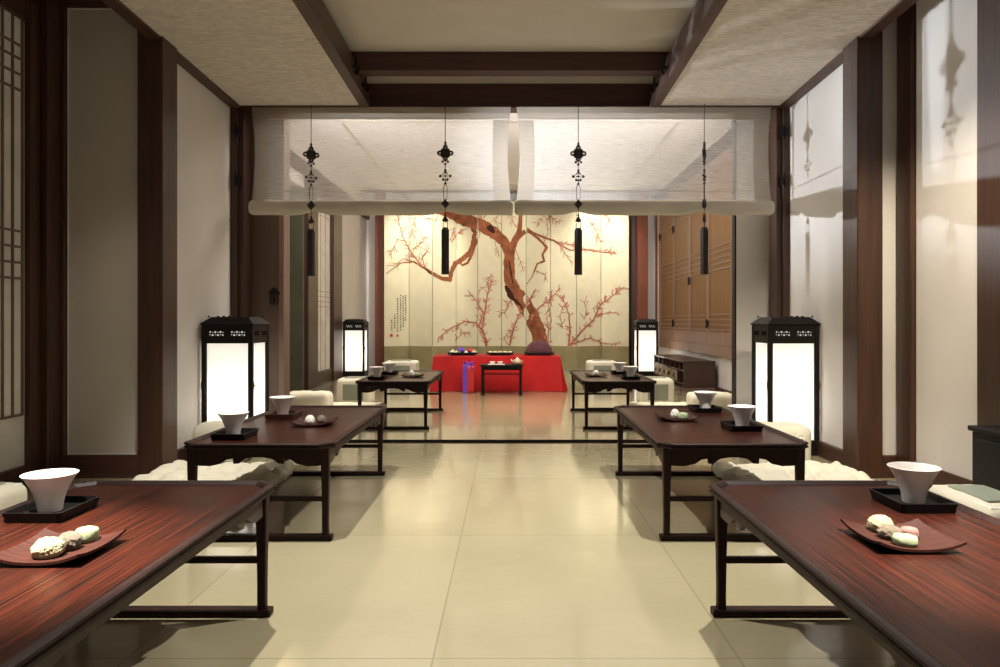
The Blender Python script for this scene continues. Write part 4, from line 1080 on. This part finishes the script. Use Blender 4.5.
# ------------------------------------------------------------------ lights
def spot(name, loc, target, power, size=60, blend=.5, radius=.03, col=(1, .93, .82)):
    l = bpy.data.lights.new(name, 'SPOT'); l.energy = power; l.spot_size = math.radians(size); l.spot_blend = blend; l.shadow_soft_size = radius; l.color = col
    o = bpy.data.objects.new(name, l); COL.objects.link(o); o.location = loc
    o.rotation_euler = (Vector(target)-Vector(loc)).to_track_quat('-Z', 'Y').to_euler(); return o
def point(name, loc, power, radius=.05, col=(1, .93, .82)):
    l = bpy.data.lights.new(name, 'POINT'); l.energy = power; l.shadow_soft_size = radius; l.color = col
    o = bpy.data.objects.new(name, l); COL.objects.link(o); o.location = loc; return o
for s in (-1, 1):
    spot('ceiling_or_fill_spot', (s*.80, 2.35, 2.28), (s*.80, 2.30, 0), 160, 100, .6, .018, (1, .95, .88))
    spot('ceiling_or_fill_spot', (s*1.10, 1.00, 2.12), (s*(.93 if s < 0 else .90), 1.26, .33), 950 if s < 0 else 620, 27, .9, .03, (1, .88, .74))
    spot('ceiling_or_fill_spot', (s*.80, 6.6, 2.7), (s*.90, 6.1, 0), 120, 66, .7, .03, (1, .86, .64))
    spot('ceiling_or_fill_spot', (s*.5, 6.3, 2.7), (s*.35, 8.0, .1), 55, 42, .8, .03, (1, .88, .70))  # added fill pair to brighten the front of the red cloth
    spot('ceiling_or_fill_spot', (s*1.35, 10.1, 2.70), (s*1.38, 11.0, 1.9), 68, 75, .9)
    spot('ceiling_or_fill_spot', (s*1.1, 9.3, 2.70), (s*1.1, 9.5, 0), 150, 60, .6)
spot('ceiling_or_fill_spot', (0, 9.6, 2.7), (0, 11, 1.3), 32, 90, .8)
spot('wall_washer', (1.30, 1.95, 2.02), (1.76, 3.35, .75), 95, 50, .9, .04, (1, .86, .66))
spot('wall_washer', (-1.35, 2.0, 2.02), (-1.70, 3.35, .6), 12, 46, .9, .04, (1, .88, .72))
spot('flash_lamp', (-1.15, 5.30, 1.55), (1.73, 4.08, 1.86), 185, 40, 1.0, .010, (.90, .95, 1.0))
spot('flash_lamp', (-1.40, 6.10, 1.69), (1.87, 2.65, 1.88), 340, 27, 1.0, .012, (.90, .95, 1.0))
for s in (-1, 1): spot('ceiling_fill_spot', (s*1.8, 6.0, 1.65), (s*.1, 8.8, 2.75), 100, 110, .9, .08, (1, .97, .93))  # added uplights hanging free in the room to brighten the far ceiling
al = bpy.data.lights.new('far_room_fill_light', 'AREA'); al.shape = 'RECTANGLE'; al.size = 2.6; al.size_y = 1.3; al.energy = 42; al.color = (1, .93, .84)  # added soft fill for the far room, out of view
ao = bpy.data.objects.new('far_room_fill_light', al); COL.objects.link(ao); ao.location = (0, 5.45, 2.74)
for x, y, _ in lan:
    point('lantern_bulb', (x, y, .28), 2.3, .024, (1, .98, .97))

w = bpy.data.worlds.new('world'); C.world = w; w.use_nodes = True
w.node_tree.nodes['Background'].inputs[0].default_value = (1.0, .94, .88, 1); w.node_tree.nodes['Background'].inputs[1].default_value = .15
C.view_settings.view_transform = 'Standard'; C.view_settings.look = 'None'; C.view_settings.gamma = 1
C.view_settings.use_curve_mapping = False; C.view_settings.exposure = 0.78
